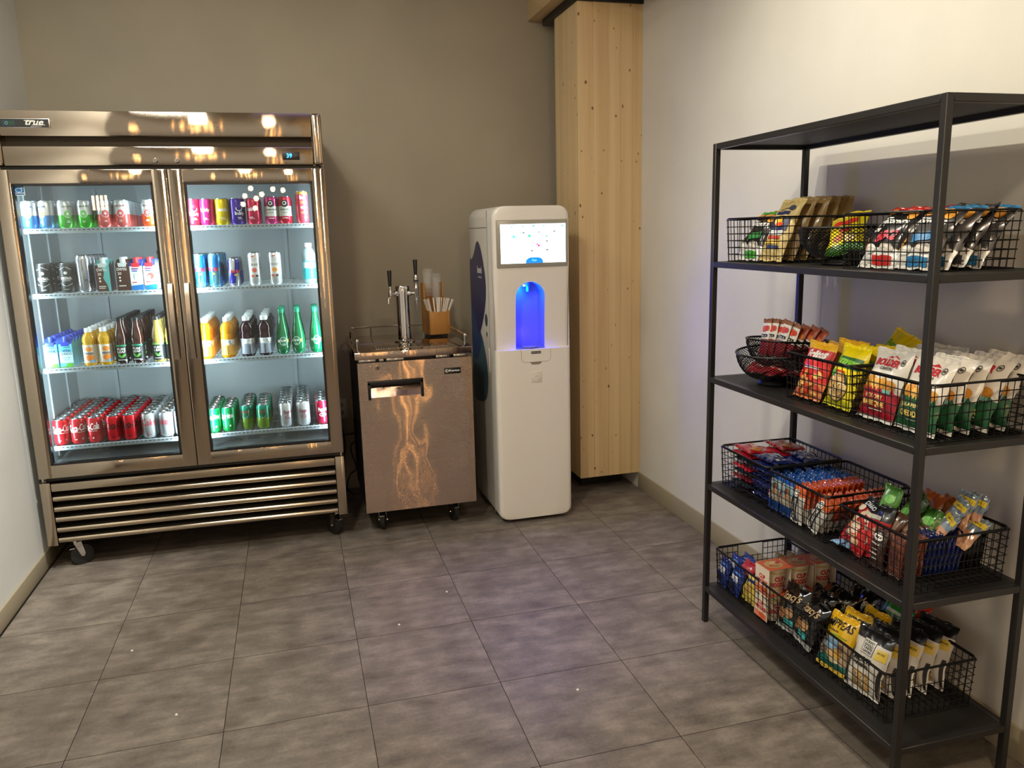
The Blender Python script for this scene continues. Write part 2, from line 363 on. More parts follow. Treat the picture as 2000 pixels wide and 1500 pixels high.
cord('power_cord', [(2.10, .80, .80), (2.12, .70, .72), (2.09, .66, .62), (2.11, .70, .5), (2.10, .75, .2), (2.10, .75, .006)], 'black cord between keg cooler and water dispenser')
for k, (x, y) in enumerate([(1.737, -.755), (1.50, -.98), (.72, -1.35), (2.02, -1.62), (.5, -.86)]):
    tag(MB().lathe([(.0001, 0), (.005, .001), (.004, .004), (.0001, .005)], M_WHITE, 6).obj('paper_scrap', None, (x, y, 0.0003), (0, 0, k)), 'tiny white paper scrap ' + ['on the tile in front of the water dispenser', 'on the tile in front of the keg cooler', 'lowest on the left half of the floor', 'on the floor left of the snack rack', 'nearest the fridge on the floor'][k], 'scrap', 'paper scraps on the floor')

# ceiling track with spot heads (above the frame) and recessed lights
t = thing('track_light_rail', 'black ceiling track rail above the snack rack', 'track light', (2.05, -1.65, ZC - .001))
MB().box((-.018, -1.3, -.03), (.018, 1.3, 0), M_BLKMET).obj('rail', t, smooth=False)
for i, (l, tg, e, c) in enumerate(SPOTS):
    t = thing('track_spotlight', ['far', 'middle', 'near'][i] + ' black spotlight head on the ceiling track', 'spotlight', l, 0, 'track spotlights')
    q = (Vector(tg) - Vector(l)).to_track_quat('-Z', 'Y').to_euler()
    MB().lathe([(.045, 0.03), (.047, .12), (.03, .16), (.001, .16)], M_BLKMET, 20).obj('head', t, (0, 0, 0), q)
    MB().box((-.008, -.008, .1), (.008, .008, ZC - .032 - l[2]), M_BLKMET).obj('stem', t, smooth=False)
for i, (x, y) in enumerate([(.75, -2.6), (.50, -1.15), (2.0, -3.9), (1.75, -.35)]):
    t = thing('recessed_downlight', ['recessed ceiling light left of the camera', 'recessed ceiling light in front of the fridge', 'recessed ceiling light behind the camera', 'recessed ceiling light before the keg cooler'][i], 'ceiling light', (x, y, ZC), 0, 'recessed ceiling lights')
    MB().lathe([(.14, -.002), (.17, -.002), (.17, -.012), (.14, -.012), (.14, -.002)], M_WHITE, 24).obj('trim_ring', t)
    MB().lathe([(.0001, -.004), (.139, -.004), (.139, -.001)], mat((255, 235, 205), .5, 0, 2.0), 24).obj('diffuser', t)

# pendant lamps hanging in the open room behind the camera (seen only as reflections)
BULB = mat((255, 206, 140), .5, 0, 55.)
gm = None
for k, (x, y, z) in enumerate([(.58, -6, 2.10), (.50, -6.1, 2.02), (.64, -5.9, 1.98), (.70, -6, 2.03), (.82, -6.2, 2.10), (.94, -6.1, 2.08), (.48, -6, 1.92), (.60, -6.2, 1.88), (.9, -6.4, 2.3), (.2, -6.3, 2.35)]):
    t = thing('globe_pendant', 'glowing globe pendant behind the camera, %s from the left end' % (['first'] + ORD[1:])[k], 'pendant lamp', (x, y, z), 0, 'globe pendants behind the camera')
    MB().lathe([(.0001, -.03), (.02, -.023), (.03, 0), (.02, .023), (.01, .029)], BULB, 16).obj('globe', t); MB().lathe([(.012, .027), (.012, .06), (.002, .065), (.002, ZC - z)], M_BLKMET, 10).obj('cord', t)
for k in range(4):
    t = thing('reflected_tube', 'glowing tube pendant behind the camera, %s of four' % (['first', 'second', 'third', 'last'])[k], 'pendant lamp', (-1.13 + k * .045, -6, 1.97), 0, 'tube pendants behind the camera')
    MB().lathe([(.0001, -.09), (.012, -.09), (.012, .07), (.0001, .07)], BULB, 12).obj('tube', t); MB().lathe([(.013, .07), (.013, .09), (.002, .1), (.002, ZC - 1.97)], M_BLKMET, 10).obj('cord', t)

t = thing('left_wall_fill_head', 'black spotlight head added above to brighten the left wall', 'spotlight', (1.05, -1.75, 3.0))  # unseen head added to go with the left wall fill light
MB().lathe([(.04, .02), (.042, .09), (.0001, .1)], M_BLKMET, 16).obj('head', t)
t = thing('violet_patch_panel', 'slim violet-white panel added overhead to tint the floor before the dispenser', 'ceiling light', (1.95, -1.05, ZC))  # added panel to carry the violet floor patch light
MB().box((-.67, -.585, -.02), (.67, .585, 0), M_WHITE).obj('frame', t, smooth=False); MB().box((-.65, -.565, -.022), (.65, .565, -.02), mat((190, 180, 255), .5, 0, .4)).obj('diffuser', t, smooth=False)

for k, (x, y, z0, z1, r, e) in enumerate([(-.02, -6.3, 2.32, 2.95, .016, 26), (.24, -6.3, 2.32, 2.95, .026, 30), (.37, -6.4, 2.4, 2.95, .010, 12), (.46, -6.4, 2.4, 2.95, .010, 10), (.62, -6.35, 2.4, 2.95, .010, 12), (.82, -6.3, 2.35, 2.95, .026, 30), (.95, -6.3, 2.35, 2.95, .016, 28), (1.2, -6.3, 2.35, 2.95, .016, 24)]):  # glowing tubes added out of view to streak the fridge steel
    t = thing('reflected_tube', 'long amber tube added behind the camera for steel reflections, %s of eight' % (['first'] + ORD[1:])[k], 'pendant lamp', (x, y, z0), 0, 'long reflection tubes added behind the camera')
    MB().lathe([(.0001, 0), (r, 0), (r, z1 - z0), (.0001, z1 - z0)], mat((255, 196, 120), .5, 0, e * .4), 12).obj('tube', t); MB().lathe([(.008, z1 - z0), (.002, ZC - z0)], M_BLKMET, 8).obj('cord', t)
for k, (x, y, r, e) in enumerate([(2.16, -5.0, .010, 4), (2.30, -5.0, .022, 7), (2.40, -5.05, .010, 5), (2.50, -5.0, .014, 6)]):  # unseen glowing tubes added so the keg cooler steel reflects vertical streaks
    t = thing('reflection_tube_lamp', 'tall amber tube added behind the camera for keg cooler reflections, %s of four' % (['first'] + ORD[1:])[k], 'reflection lamp', (x, y, 0.0), 0, 'standing reflection tubes added behind the camera')
    MB().lathe([(.0001, 0), (.11, 0), (.11, .012), (.0001, .014)], M_BLKMET, 20).obj('base', t); MB().lathe([(.0001, .014), (r, .02), (r, 2.2), (.0001, 2.21)], mat((255, 200, 130), .5, 0, e * .5), 12).obj('tube', t)

# ================================================================== GLASS-DOOR FRIDGE
W = 1.375; FR = -.0179
# local frame: x 0..W from the left, y 0 = door fronts, rotated about its right front edge
fr = thing('display_fridge', 'tall stainless two-door glass display fridge full of drinks', 'fridge', (W, 0, 0), FR)
def FP(x, y, z):  # fridge-local (x from left) -> world
    c, s = math.cos(FR), math.sin(FR); lx = x - W
    return Vector((W + lx * c - y * s, lx * s + y * c, z))
def fobj(mb, name, parent=None, **kw):
    mb.v = [(x - W, y, z) for x, y, z in mb.v]; return mb.obj(name, parent or fr, **kw)
ZT, ZH, ZD1, ZD0, ZG1, ZG0 = 2.0887, 1.8583, 1.8427, .4642, .4439, .1375
LIN = mat((165, 173, 176), .35); LINB = mat((150, 158, 162), .4)
c = MB()
c.rbox((0, .052, ZG1), (.036, .77, ZH), M_STEEL, .003); c.rbox((W - .036, .052, ZG1), (W, .77, ZH), M_STEEL, .003)
c.box((.036, .75, ZG1), (W - .036, .77, ZH), M_STEEL); c.box((0, .06, ZH), (W, .77, ZT - .01), M_STEEL); c.box((0, .06, ZG0 + .01), (W, .77, ZG1), M_BLACK)
fobj(c, 'cabinet')
i = MB(); xa, xb, yb, z0, z1 = .037, W - .037, .66, .5, 1.82
i.add([(xa, .054, z0), (xb, .054, z0), (xb, yb, z0), (xa, yb, z0), (xa, .054, z1), (xb, .054, z1), (xb, yb, z1), (xa, yb, z1)], [(0, 1, 2, 3), (4, 7, 6, 5), (3, 2, 6, 7), (0, 3, 7, 4), (1, 5, 6, 2)], LIN)
fobj(i, 'interior_liner', smooth=False)
c = MB()
for x in (.22, 1.15): c.box((x, yb - .012, .55), (x + .018, yb - .001, 1.8), mat((172, 180, 184), .35))
for x in (xa, xb - .006):
    for y in (.2, .47): c.box((x, y, .52), (x + .006, y + .018, 1.8), mat((172, 180, 184), .35))
fobj(c, 'shelf_standards', smooth=False)
c = MB(); c.rbox((.640, .053, .5), (.735, .085, ZD1), LINB, .004); fobj(c, 'mullion')
# fan grilles low at the back of the floor
c = MB()
for a, b in ((.80, 1.09), (1.17, 1.30), (.1, .3)):
    for k in range(int((b - a) / .02)): c.box((a + k * .02, .3, .503), (a + k * .02 + .012, .36, .506), mat((170, 176, 178), .35)); c.box((a + k * .02, .40, .503), (a + k * .02 + .012, .46, .506), mat((170, 176, 178), .35))
fobj(c, 'floor_vent', smooth=False)
# LED strips in the door jambs
LED = mat((225, 245, 255), .5, 0, 1.6)
for x0, x1, sx in ((.038, .052, 1), (.624, .638, -1), (.737, .751, 1), (W - .052, W - .038, -1)):
    c = MB(); c.rbox((x0, .058, .56), (x1, .074, 1.79), LED, .003); fobj(c, 'led_strip')
    xc = (x0 + x1) / 2
    p = FP(xc + sx * .012, .072, 1.18); tgt = FP(xc + sx * .3, .36, 1.18)
    l = light('fridge_led_light', 'AREA', p, 4.6 if .1 < xc < 1.3 else 3.6, (.80, .95, 1.0), None, shape='RECTANGLE', size=.02, size_y=1.22)
    d = (tgt - p).normalized(); zz = -d; yy = Vector((0, 0, 1)); xx = yy.cross(zz); l.matrix_world = Matrix(((xx.x, yy.x, zz.x, p.x), (xx.y, yy.y, zz.y, p.y), (xx.z, yy.z, zz.z, p.z), (0, 0, 0, 1)))
# header
c = MB(); c.rbox((.045, 0, 1.981), (W - .046, .06, ZT), M_STEEL, .006); fobj(c, 'header_panel')
c = MB(); c.box((.045, .05, 1.941), (W - .046, .06, 1.981), mat((60, 52, 42), .5, .6)); fobj(c, 'vent_slot', smooth=False)
c = MB(); c.rbox((.045, 0, ZH), (W - .046, .06, 1.941), M_STEEL, .006); fobj(c, 'header_panel')
for x in (0, W - .045):
    c = MB(); c.rbox((x, -.004, ZH), (x + .045, .06, ZT), M_STEEL, .012, 3); fobj(c, 'header_end_cap')
for x in (.646, .735):
    c = MB(); c.lathe([(.0001, .010), (.008, .010), (.011, .006), (.011, 0)], M_CHROME, 18, (x, 0, 1.879), 'y'); c.box((x - .001, -.0108, 1.874), (x + .001, -.0098, 1.884), M_BLACK); fobj(c, 'door_lock')
dsp = MB(); dsp.rbox((1.192, -.004, 1.881), (1.268, .002, 1.918), M_BLACK, .002); dsp = fobj(dsp, 'temperature_display')
fl = lambda y: (lambda s, t, L: (s - W, y - L, t))
BLU = (40, 170, 255)
link('digits', art([('t', '39', 1.222, 1.900, .019, BLU, {'e': 3, 'b': .01}), ('r', 1.252, 1.903, .016, .0022, (90, 90, 95)), ('r', 1.246, 1.896, .008, .0018, (90, 90, 95))], fl(-.004)), dsp)
npl = MB(); npl.rbox((.03, -.005, 2.014), (.243, .001, 2.053), mat((205, 202, 196), .3, 1.), .002); npl = fobj(npl, 'nameplate')
link('lettering', art([('r', .1365, 2.0335, .207, .034, (40, 40, 42)), ('r', .086, 2.0335, .05, .023, (34, 60, 62)), ('o', .078, 2.034, .006, .006, .0015, (120, 190, 200)), ('r', .098, 2.035, .02, .007, (42, 78, 40)),
     ('t', 'true', .185, 2.037, .022, (238, 236, 228), {'sh': .35, 'b': .02, 'w': .07}), ('r', .166, 2.0445, .04, .002, (238, 236, 228)), ('r', .2, 2.0265, .05, .002, (238, 236, 228)), ('t', 'REFRIGERATION', .19, 2.0205, .004, (200, 198, 190))], fl(-.005)), npl)
# doors
def door(x0, x1, gx0, gx1, hx, name, side):
    d = MB(); g0, g1 = .5245, 1.7839
    for a, b in (((x0, ZD0), (gx0, ZD1)), ((gx1, ZD0), (x1, ZD1)), ((gx0, ZD0), (gx1, g0)), ((gx0, g1), (gx1, ZD1))):
        d.box((a[0], 0.002, a[1]), (b[0], .046, b[1]), M_STEEL)
    e = .003
    d.rbox((x0, 0, ZD0), (gx0, .046, ZD1), M_STEEL, e); d.rbox((gx1, 0, ZD0), (x1, .046, ZD1), M_STEEL, e); d.rbox((gx0 - .004, 0, ZD0), (gx1 + .004, .046, g0), M_STEEL, e); d.rbox((gx0 - .004, 0, g1), (gx1 + .004, .046, ZD1), M_STEEL, e)
    D = fobj(d, name)
    D['label'] = side + ' framed glass door'
    k = MB(); t_ = .009
    for a, b in (((gx0, g0), (gx0 + t_, g1)), ((gx1 - t_, g0), (gx1, g1)), ((gx0, g0), (gx1, g0 + t_)), ((gx0, g1 - t_), (gx1, g1))):
        k.box((a[0], -.001, a[1]), (b[0], .03, b[1]), M_BLACK)
    fobj(k, 'gasket', D, smooth=False)
    k = MB(); k.box((gx0 + .004, .012, g0 + .004), (gx1 - .004, .016, g1 - .004), M_GLASS); fobj(k, 'glass_pane', D, smooth=False)
    k = MB(); P = []
    n = 12
    for j in range(n + 1):
        z = .985 + (1.335 - .985) * j / n; P.append((hx, -.012 - .030 * math.sin(PI * j / n) ** .6, z))
    vs = []; 
    for x, y, z in P: vs += [(x - .014, y + .004, z), (x - .010, y - .004, z), (x + .010, y - .004, z), (x + .014, y + .004, z)]
    fs = [(j * 4 + q, j * 4 + q + 1, j * 4 + q + 5, j * 4 + q + 4) for j in range(n) for q in range(3)] + [(j * 4 + 3, j * 4, j * 4 + 4, j * 4 + 7) for j in range(n)] + [(0, 1, 2, 3), (n * 4 + 3, n * 4 + 2, n * 4 + 1, n * 4)]
    k.add(vs, fs, mat((188, 178, 165), .3, 1.)); k.box((hx - .01, -.012, .985), (hx + .01, .002, 1.0), M_DSTEEL); k.box((hx - .01, -.012, 1.32), (hx + .01, .002, 1.335), M_DSTEEL)
    fobj(k, 'handle', D)
    return D
DL = door(0, .6855, .0594, .6222, .652, 'glass_door', 'left'); DR = door(.6895, W, W - .6222, W - .0594, .723, 'glass_door', 'right')
link('energy_sticker', art([('r', .0865, 1.757, .04, .042, (240, 244, 246)), ('r', .0865, 1.7615, .036, .029, (20, 110, 170)), ('r', .0865, 1.7415, .036, .006, (20, 90, 150)), ('o', .084, 1.758, .013, .009, .0016, (240, 244, 246)), ('t', '*', .096, 1.764, .012, (240, 244, 246), {'b': .05})], fl(.0118)), DL)
c = MB(); c.box((.02, .03, ZD1 + .001), (W - .02, .055, ZH), M_BLACK); c.box((.02, .03, ZG1), (W - .02, .055, ZD0), M_BLACK); c.box((.6856, .03, ZD0), (.6894, .055, ZD1), M_BLACK); fobj(c, 'door_gap', smooth=False)
for x in (.012, W - .012):
    c = MB(); c.lathe([(.0001, 0), (.006, 0), (.006, .016), (.0001, .016)], M_CHROME, 10, (x, .02, ZG1 + .002)); fobj(c, 'hinge_pin')
# base grille
for x in (0, W - .044):
    c = MB(); c.rbox((x, -.004, ZG0), (x + .044, .06, ZG1), M_STEEL, .002); fobj(c, 'grille_end')
c = MB(); c.rbox((.046, -.002, .400), (W - .046, .05, ZG1 - .006), M_STEELD, .003); fobj(c, 'grille_rail')
for z in (.362, .311, .261, .210, .160):
    c = MB(); n = 8; pr = []
    for k in range(n + 1): a = -PI / 2 + PI * 1.05 * k / n; pr.append((-.002 - .012 * math.cos(a) + .012, z + .013 * math.sin(a)))
    pr += [(.045, z + .030), (.045, z + .024)]
    c.prism(pr, .047, W - .047, M_STEELD, 'x'); fobj(c, 'louver_slat')
c = MB(); c.box((.04, .05, ZG0 + .01), (W - .04, .058, .4), mat((20, 18, 16), .7)); fobj(c, 'grille_back', smooth=False)
def caster(x, y, h, rot, par, world=False):
    c = MB(); r = h * .37
    c.box((-.03, -.03, h - .004), (.03, .03, h), M_CHROME); c.lathe([(.014, h - .02), (.014, h - .004)], M_CHROME, 12)
    c.prism([(-.012, h - .02), (.022, h - .02), (.034, r + .006), (.028, r - .008), (.016, r - .006)], -.020, -.017, M_CHROME, 'y'); c.prism([(-.012, h - .02), (.022, h - .02), (.034, r + .006), (.028, r - .008), (.016, r - .006)], .017, .020, M_CHROME, 'y')
    c.box((-.012, -.02, h - .022), (.022, .02, h - .018), M_CHROME); c.tube([(.022, -.025, r), (.022, .025, r)], .006, M_CHROME, 8)
    c.box((-.03, -.012, h * .62), (-.008, .012, h * .66), M_CHROME)
    B = c.obj('caster', par, (x, y, 0), (0, 0, rot))
    wv = MB(); wv.lathe([(.0001, -.0145), (r * .75, -.0145), (r, -.011), (r, .011), (r * .75, .0145), (.0001, .0145)], M_RUB, 24, (.022, 0, r), 'y'); wv.obj('wheel', B)
for x, y, a in ((.09, .085, .45), (W - .055, .085, 2.2), (.09, .70, .3), (W - .06, .70, .2)): caster(x - W, y, ZG0, a, fr)
# wire shelves
SH = [1.595, 1.305, .962, .593]
for zi, z in enumerate(SH):
    for sd, (x0, x1) in enumerate(((.056, .622), (.752, W - .056))):
        c = MB(); wm = mat((190, 197, 200), .35)
        c.tube([(x0, .10, z - .006), (x1, .10, z - .006), (x1, .64, z - .006), (x0, .64, z - .006)], .0035, wm, 5, closed=True)
        n = 22
        for k in range(n + 1): x = x0 + (x1 - x0) * k / n; c.tube([(x, .1, z - .002), (x, .64, z - .002)], .0017, wm, 4, cap=False)
        for y in (.28, .46): c.tube([(x0, y, z - .006), (x1, y, z - .006)], .003, wm, 4, cap=False)
        s = fobj(c, 'wire_shelf')
        c = MB(); c.rbox((x0, .088, z - .022), (x1, .094, z), mat((158, 168, 174), .4), .002)
        st = fobj(c, 'front_rail', s)
        c = MB(); m_ = mat((70, 78, 84), .5)
        k = x0 + .012
        while k < x1 - .02: c.box((k, .0872, z - .010), (k + .011, .0885, z - .006), m_); k += .019
        fobj(c, 'slots', s, smooth=False)
        for x in (x0, x1 - .012):
            c = MB(); c.rbox((x, .11, z - .024), (x + .012, .15, z - .008), mat((150, 158, 162), .3, .8), .002); fobj(c, 'shelf_clip', s)

# ================================================================== KEG COOLER
kx0, kx1 = 1.468, 2.043
kg = thing('keg_cooler', 'stainless rolling keg cooler with black-framed door handle', 'keg cooler', (1.755, .28, 0))
def kobj(mb, name, parent=None, **kw):
    mb.v = [(x - 1.755, y - .28, z) for x, y, z in mb.v]; return mb.obj(name, parent or kg, **kw)
c = MB(); c.rbox((kx0 + .004, .012, .135), (kx1 - .004, .605, .928), mat((30, 29, 29), .45), .004); kobj(c, 'cabinet')
c = MB(); c.rbox((1.455, -.045, .930), (2.046, .612, .967), M_STEELV, .004); kobj(c, 'worktop')
hx0, hx1, hz0, hz1 = 1.527, 1.775, .735, .800
c = MB()
for a, b in (((kx0, .136), (hx0, .912)), ((hx1, .136), (kx1, .912)), ((hx0, .136), (hx1, hz0)), ((hx0, hz1), (hx1, .912))): c.box((a[0], -.030, a[1]), (b[0], .010, b[1]), M_STEELV)
kd = kobj(c, 'door', smooth=False)
c = MB(); c.add([(hx0, -.030, hz0), (hx1, -.030, hz0), (hx1, .006, hz1), (hx0, .006, hz1)], [(0, 1, 2, 3)], M_STEELV); kobj(c, 'handle_pocket', kd, smooth=False)
c = MB(); c.rbox((1.512, -.037, .797), (1.790, -.004, .820), M_BLACK, .003)
for x in (1.512, 1.776): c.rbox((x, -.037, .724), (x + .014, -.004, .815), M_BLACK, .003)
kobj(c, 'handle', kd)
c = MB(); c.lathe([(.0001, .012), (.009, .012), (.011, .008), (.011, 0)], M_CHROME, 18, (1.565, -.030, .886), 'y'); kobj(c, 'lock', kd)
c = MB(); c.rbox((1.899, -.033, .829), (1.984, -.029, .860), M_BLACK, .001); bd = kobj(c, 'badge', kd)
kf = lambda s, t, L: (s - 1.755, -.033 - .28 - L, t)
link('lettering', art([('t', 'Kegco', 1.950, .8445, .014, (235, 232, 226), {'w': .056, 'b': .03}), ('o', 1.911, .845, .0085, .0085, .0016, (235, 232, 226)), ('t', 'K', 1.911, .845, .009, (235, 232, 226))], kf), bd)
for x0, x1 in ((1.475, 1.56), (1.575, 1.60), (1.61, 1.70), (1.86, 1.93), (1.95, 2.03)):
    c = MB(); c.rbox((x0, -.026, .914), (x1, .0, .928), M_CHROME, .003); kobj(c, 'hinge_plate')
for x, y, a in ((1.557, .07, 1.35), (1.945, .07, 1.75), (1.56, .55, .2), (1.95, .55, .4)): caster(x - 1.755, y - .28, .135, a, kg)
rail = MB(); zr = 1.018
rail.tube([(1.478, .01, zr), (1.478, .54, zr), (1.486, .575, zr), (1.52, .590, zr), (1.98, .590, zr), (2.012, .575, zr), (2.022, .54, zr), (2.022, .01, zr)], .0055, M_CHROME, 8)
for x, y in ((1.478, .03), (1.478, .5), (1.6, .59), (1.9, .59), (2.022, .03), (2.022, .5)): rail.lathe([(.004, 0), (.004, .05)], M_CHROME, 8, (x, y, .967))
for x in (1.478, 2.022): rail.lathe([(.0001, -.010), (.008, -.008), (.009, 0), (.007, .008), (.0001, .01)], M_CHROME, 12, (x, .012, zr))
kobj(rail, 'guard_rail')
c = MB(); c.box((1.56, .03, .967), (1.94, .15, .9685), M_DSTEEL)
for k in range(30): c.box((1.57 + k * .012, .04, .9685), (1.576 + k * .012, .14, .970), M_STEELV)
kobj(c, 'drip_tray', smooth=False)

tw = thing('tap_tower', 'chrome two-tap draft tower standing on the keg cooler', 'tap tower', (1.748, .27, .9675))
MB().lathe([(.056, 0), (.056, .004), (.050, .010), (.036, .014), (.036, .02)], M_CHROME, 36).obj('flange', tw)
MB().lathe([(.0345, .012), (.0345, .285), (.0001, .285)], M_CHROME, 36).obj('column', tw)
MB().lathe([(.037, .262), (.037, .292), (.035, .296), (.0001, .297)], M_CHROME, 36).obj('cap', tw)
for s, nm in ((-1, 'standard_tap'), (1, 'stout_tap')):
    a = MB(); zt = .258
    # shanks leave the column forward and sideways
    d = Vector((.82 * s, -.45, 0)).normalized()
    a.tube([tuple(d * .03 + Vector((0, 0, zt))), tuple(d * .05 + Vector((0, 0, zt)))], .014, M_CHROME, 14); a.tube([tuple(d * .05 + Vector((0, 0, zt))), tuple(d * .075 + Vector((0, 0, zt)))], .0095, M_CHROME, 12)
    q = d * .078
    if s < 0:
        a.lathe([(.0001, -.02), (.009, -.018), (.011, 0), (.009, .012), (.006, .02), (.0075, .03), (.005, .042)], M_CHROME, 14, (q.x, q.y, zt))
        a.tube([(q.x, q.y, zt - .005), (q.x + d.x * .012, q.y + d.y * .012, zt - .02), (q.x + d.x * .016, q.y + d.y * .016, zt - .05)], .0075, M_CHROME, 10)
        h0 = .04
    else:
        a.lathe([(.0001, -.105), (.0025, -.104), (.0055, -.06), (.006, -.042), (.0105, -.038), (.0105, .012), (.013, .02), (.013, .032), (.010, .036), (.010, .055), (.012, .06), (.012, .085), (.008, .095)], M_CHROME, 14, (q.x, q.y, zt))
        a.lathe([(.0125, .06), (.0125, .068)], M_BLACK, 14, (q.x, q.y, zt)); h0 = .092
    T = a.obj(nm, tw)
    MB().lathe([(.0001, 0), (.008, .0), (.0115, .078), (.0105, .082), (.0001, .082)], M_BLACK, 12, (q.x, q.y, zt + h0)).obj('tap_handle', T)
# bamboo organiser, cups, straws
og = thing('bamboo_organizer', 'stepped bamboo caddy holding straws and cups on the keg cooler', 'organizer', (1.968, .415, .9675), .10)
hw = .058
b = MB(); b.rbox((-hw, 0, .008), (hw, .008, .133), M_BAMB, .001); b.obj('front_panel', og)
for s in (-1, 1):
    b = MB(); x0 = -hw if s < 0 else hw - .008
    b.prism([(.008, .008), (.17, .008), (.17, .29), (.11, .29), (.11, .21), (.085, .21), (.085, .14), (.008, .14)], x0, x0 + .008, M_BAMB, 'x'); b.obj('side_panel', og)
for y, h in ((.08, .133), (.166, .285)):
    MB().rbox((-hw + .008, y, .008), (hw - .008, y + .007, h), M_BAMB, .001).obj('divider', og)
MB().box((-hw + .008, .008, .008), (hw - .008, .166, .014), M_BAMB).obj('bottom_panel', og, smooth=False)
MB().box((-hw + .012, .012, 0), (hw - .012, .16, .008), M_BLACK).obj('foot', og, smooth=False)
OGM = Matrix.Translation(og.location) @ Matrix.Rotation(.10, 4, 'Z')
stm = None
for k in range(22):
    a = rnd.uniform(0, 2 * PI); rr = rnd.uniform(.006, .03); bx, by = rr * math.cos(a) * 1.2, .044 + rr * math.sin(a) * .8
    tl = Vector((bx * 1.5 + rnd.uniform(-.008, .008), (by - .044) * .8, .19)).normalized()
    if stm is None: stm = MB().tube([(0, 0, 0), (0, 0, .195)], .0040, mat((232, 224, 210), .7), 6).mesh('drinking_straw')
    o = link('drinking_straw', stm, None, OGM @ Vector((bx * .55, .044 + (by - .044) * .55, .0155)), (0, 0, 0)); o.rotation_euler = (Vector((tl.x * 1.3, tl.y, tl.z))).to_track_quat('Z', 'Y').to_euler()
    o.rotation_euler.rotate_axis('Z', rnd.uniform(0, 3)); tag(o, 'paper-wrapped white straw standing in the bamboo caddy', 'straw', 'straws in the bamboo caddy')
cupm = MB().lathe([(.0001, .002), (.0225, .002), (.024, .0), (.031, .105), (.0325, .105), (.0325, .109)], M_CUP, 20).mesh('plastic_cup')
for st, (x, y, z0, n, lb) in enumerate(((-.025, .128, .215, 3, 'left'), (.022, .128, .165, 4, 'right'))):
    for k in range(n):
        o = link('plastic_cup', cupm, None, OGM @ Vector((x, y, z0 + k * .022)), (0, 0, 0)); tag(o, 'clear plastic cup, %s from the bottom of the %s nested stack' % (['lowest', 'second', 'third', 'fourth', 'fifth', 'sixth', 'seventh'][k], lb), 'cup', 'clear cups in the bamboo caddy')

# ================================================================== WATER DISPENSER
bv = thing('water_dispenser', 'tall white touchscreen water dispenser glowing blue at its spout', 'water dispenser', (2.366, .2, 0))
BX0, BX1, BZ0, BZ1, BY1 = 2.163, 2.567, .022, 1.655, .475
M_BEV = mat((226, 220, 210), .38, coat=.2); bxc = (BX0 + BX1) / 2
def bobj(mb, name, parent=None, **kw):
    mb.v = [(x - 2.366, y - .2, z) for x, y, z in mb.v]; return mb.obj(name, parent or bv, **kw)
def inset(z, rt=.055, rb=.035):
    if z > BZ1 - rt: return rt - math.sqrt(max(0, rt * rt - (z - BZ1 + rt) ** 2))
    if z < BZ0 + rb: return rb - math.sqrt(max(0, rb * rb - (BZ0 + rb - z) ** 2))
    return 0
def prof(z):
    if z < .934: return -.070
    if z < 1.36:
        u = (z - .934) / (1.36 - .934); return -.070 + .034 * (1 - u) ** 1.6 + .010 * math.sin(PI * u)
    return -.070
AX = 2.3555
def arch(z):
    if z < .9375 or z > 1.278: return 0
    if z < 1.2005: return .0775
    return math.sqrt(max(0, .0775 ** 2 - (z - 1.2005) ** 2))
zs = sorted(set([BZ0 + .035 * (1 - math.cos(PI / 2 * k / 6)) for k in range(7)] + [.12 + .1 * k for k in range(9)] + [.933, .9345, .9375, .96, 1.0, 1.05, 1.1, 1.15] + [1.2005 + .0775 * math.sin(PI / 2 * k / 8) for k in range(9)] + [1.3, 1.33, 1.36, 1.45, 1.55] + [BZ1 - .055 + .055 * math.sin(PI / 2 * k / 7) for k in range(8)]))
offs = [0, .0025, .007, .014, .024]; RR = .024
def ey(d): return RR - math.sqrt(max(0, RR * RR - max(0, RR - d) ** 2))
fp = MB()
for side in (-1, 1):
    rows = []
    for z in zs:
        edge = (BX0 + inset(z)) if side < 0 else (BX1 - inset(z)); inner = AX + side * arch(z); row = []
        zt = ey(min(BZ1 - z, .024)) * .0
        for d in offs: row.append((edge - side * d, prof(z) + ey(d), z))
        for q in (.5, 1): row.append((edge - side * .024 + (inner - edge + side * .024) * q, prof(z), z))
        rows.append(row)
    n = len(rows[0]); fp.add([p for r_ in rows for p in r_], [(i * n + k, i * n + k + 1, (i + 1) * n + k + 1, (i + 1) * n + k) for i in range(len(rows) - 1) for k in range(n - 1)], M_BEV)
bobj(fp, 'front_panel')
# shell
sh = MB(); N = []
for y in (-.046, .02, .3, BY1 - .02, BY1):
    ins = .012 if y == BY1 else 0; ring = []
    for z in zs: ring.append((BX0 + inset(z) + ins, y, z))
    for z in zs[::-1]: ring.append((BX1 - inset(z) - ins, y, z))
    N.append(ring)
n = len(N[0]); sh.add([p for r_ in N for p in r_], [(i * n + k, i * n + (k + 1) % n, (i + 1) * n + (k + 1) % n, (i + 1) * n + k) for i in range(4) for k in range(n)] + [tuple(range(4 * n, 5 * n))], M_BEV)
bobj(sh, 'shell')
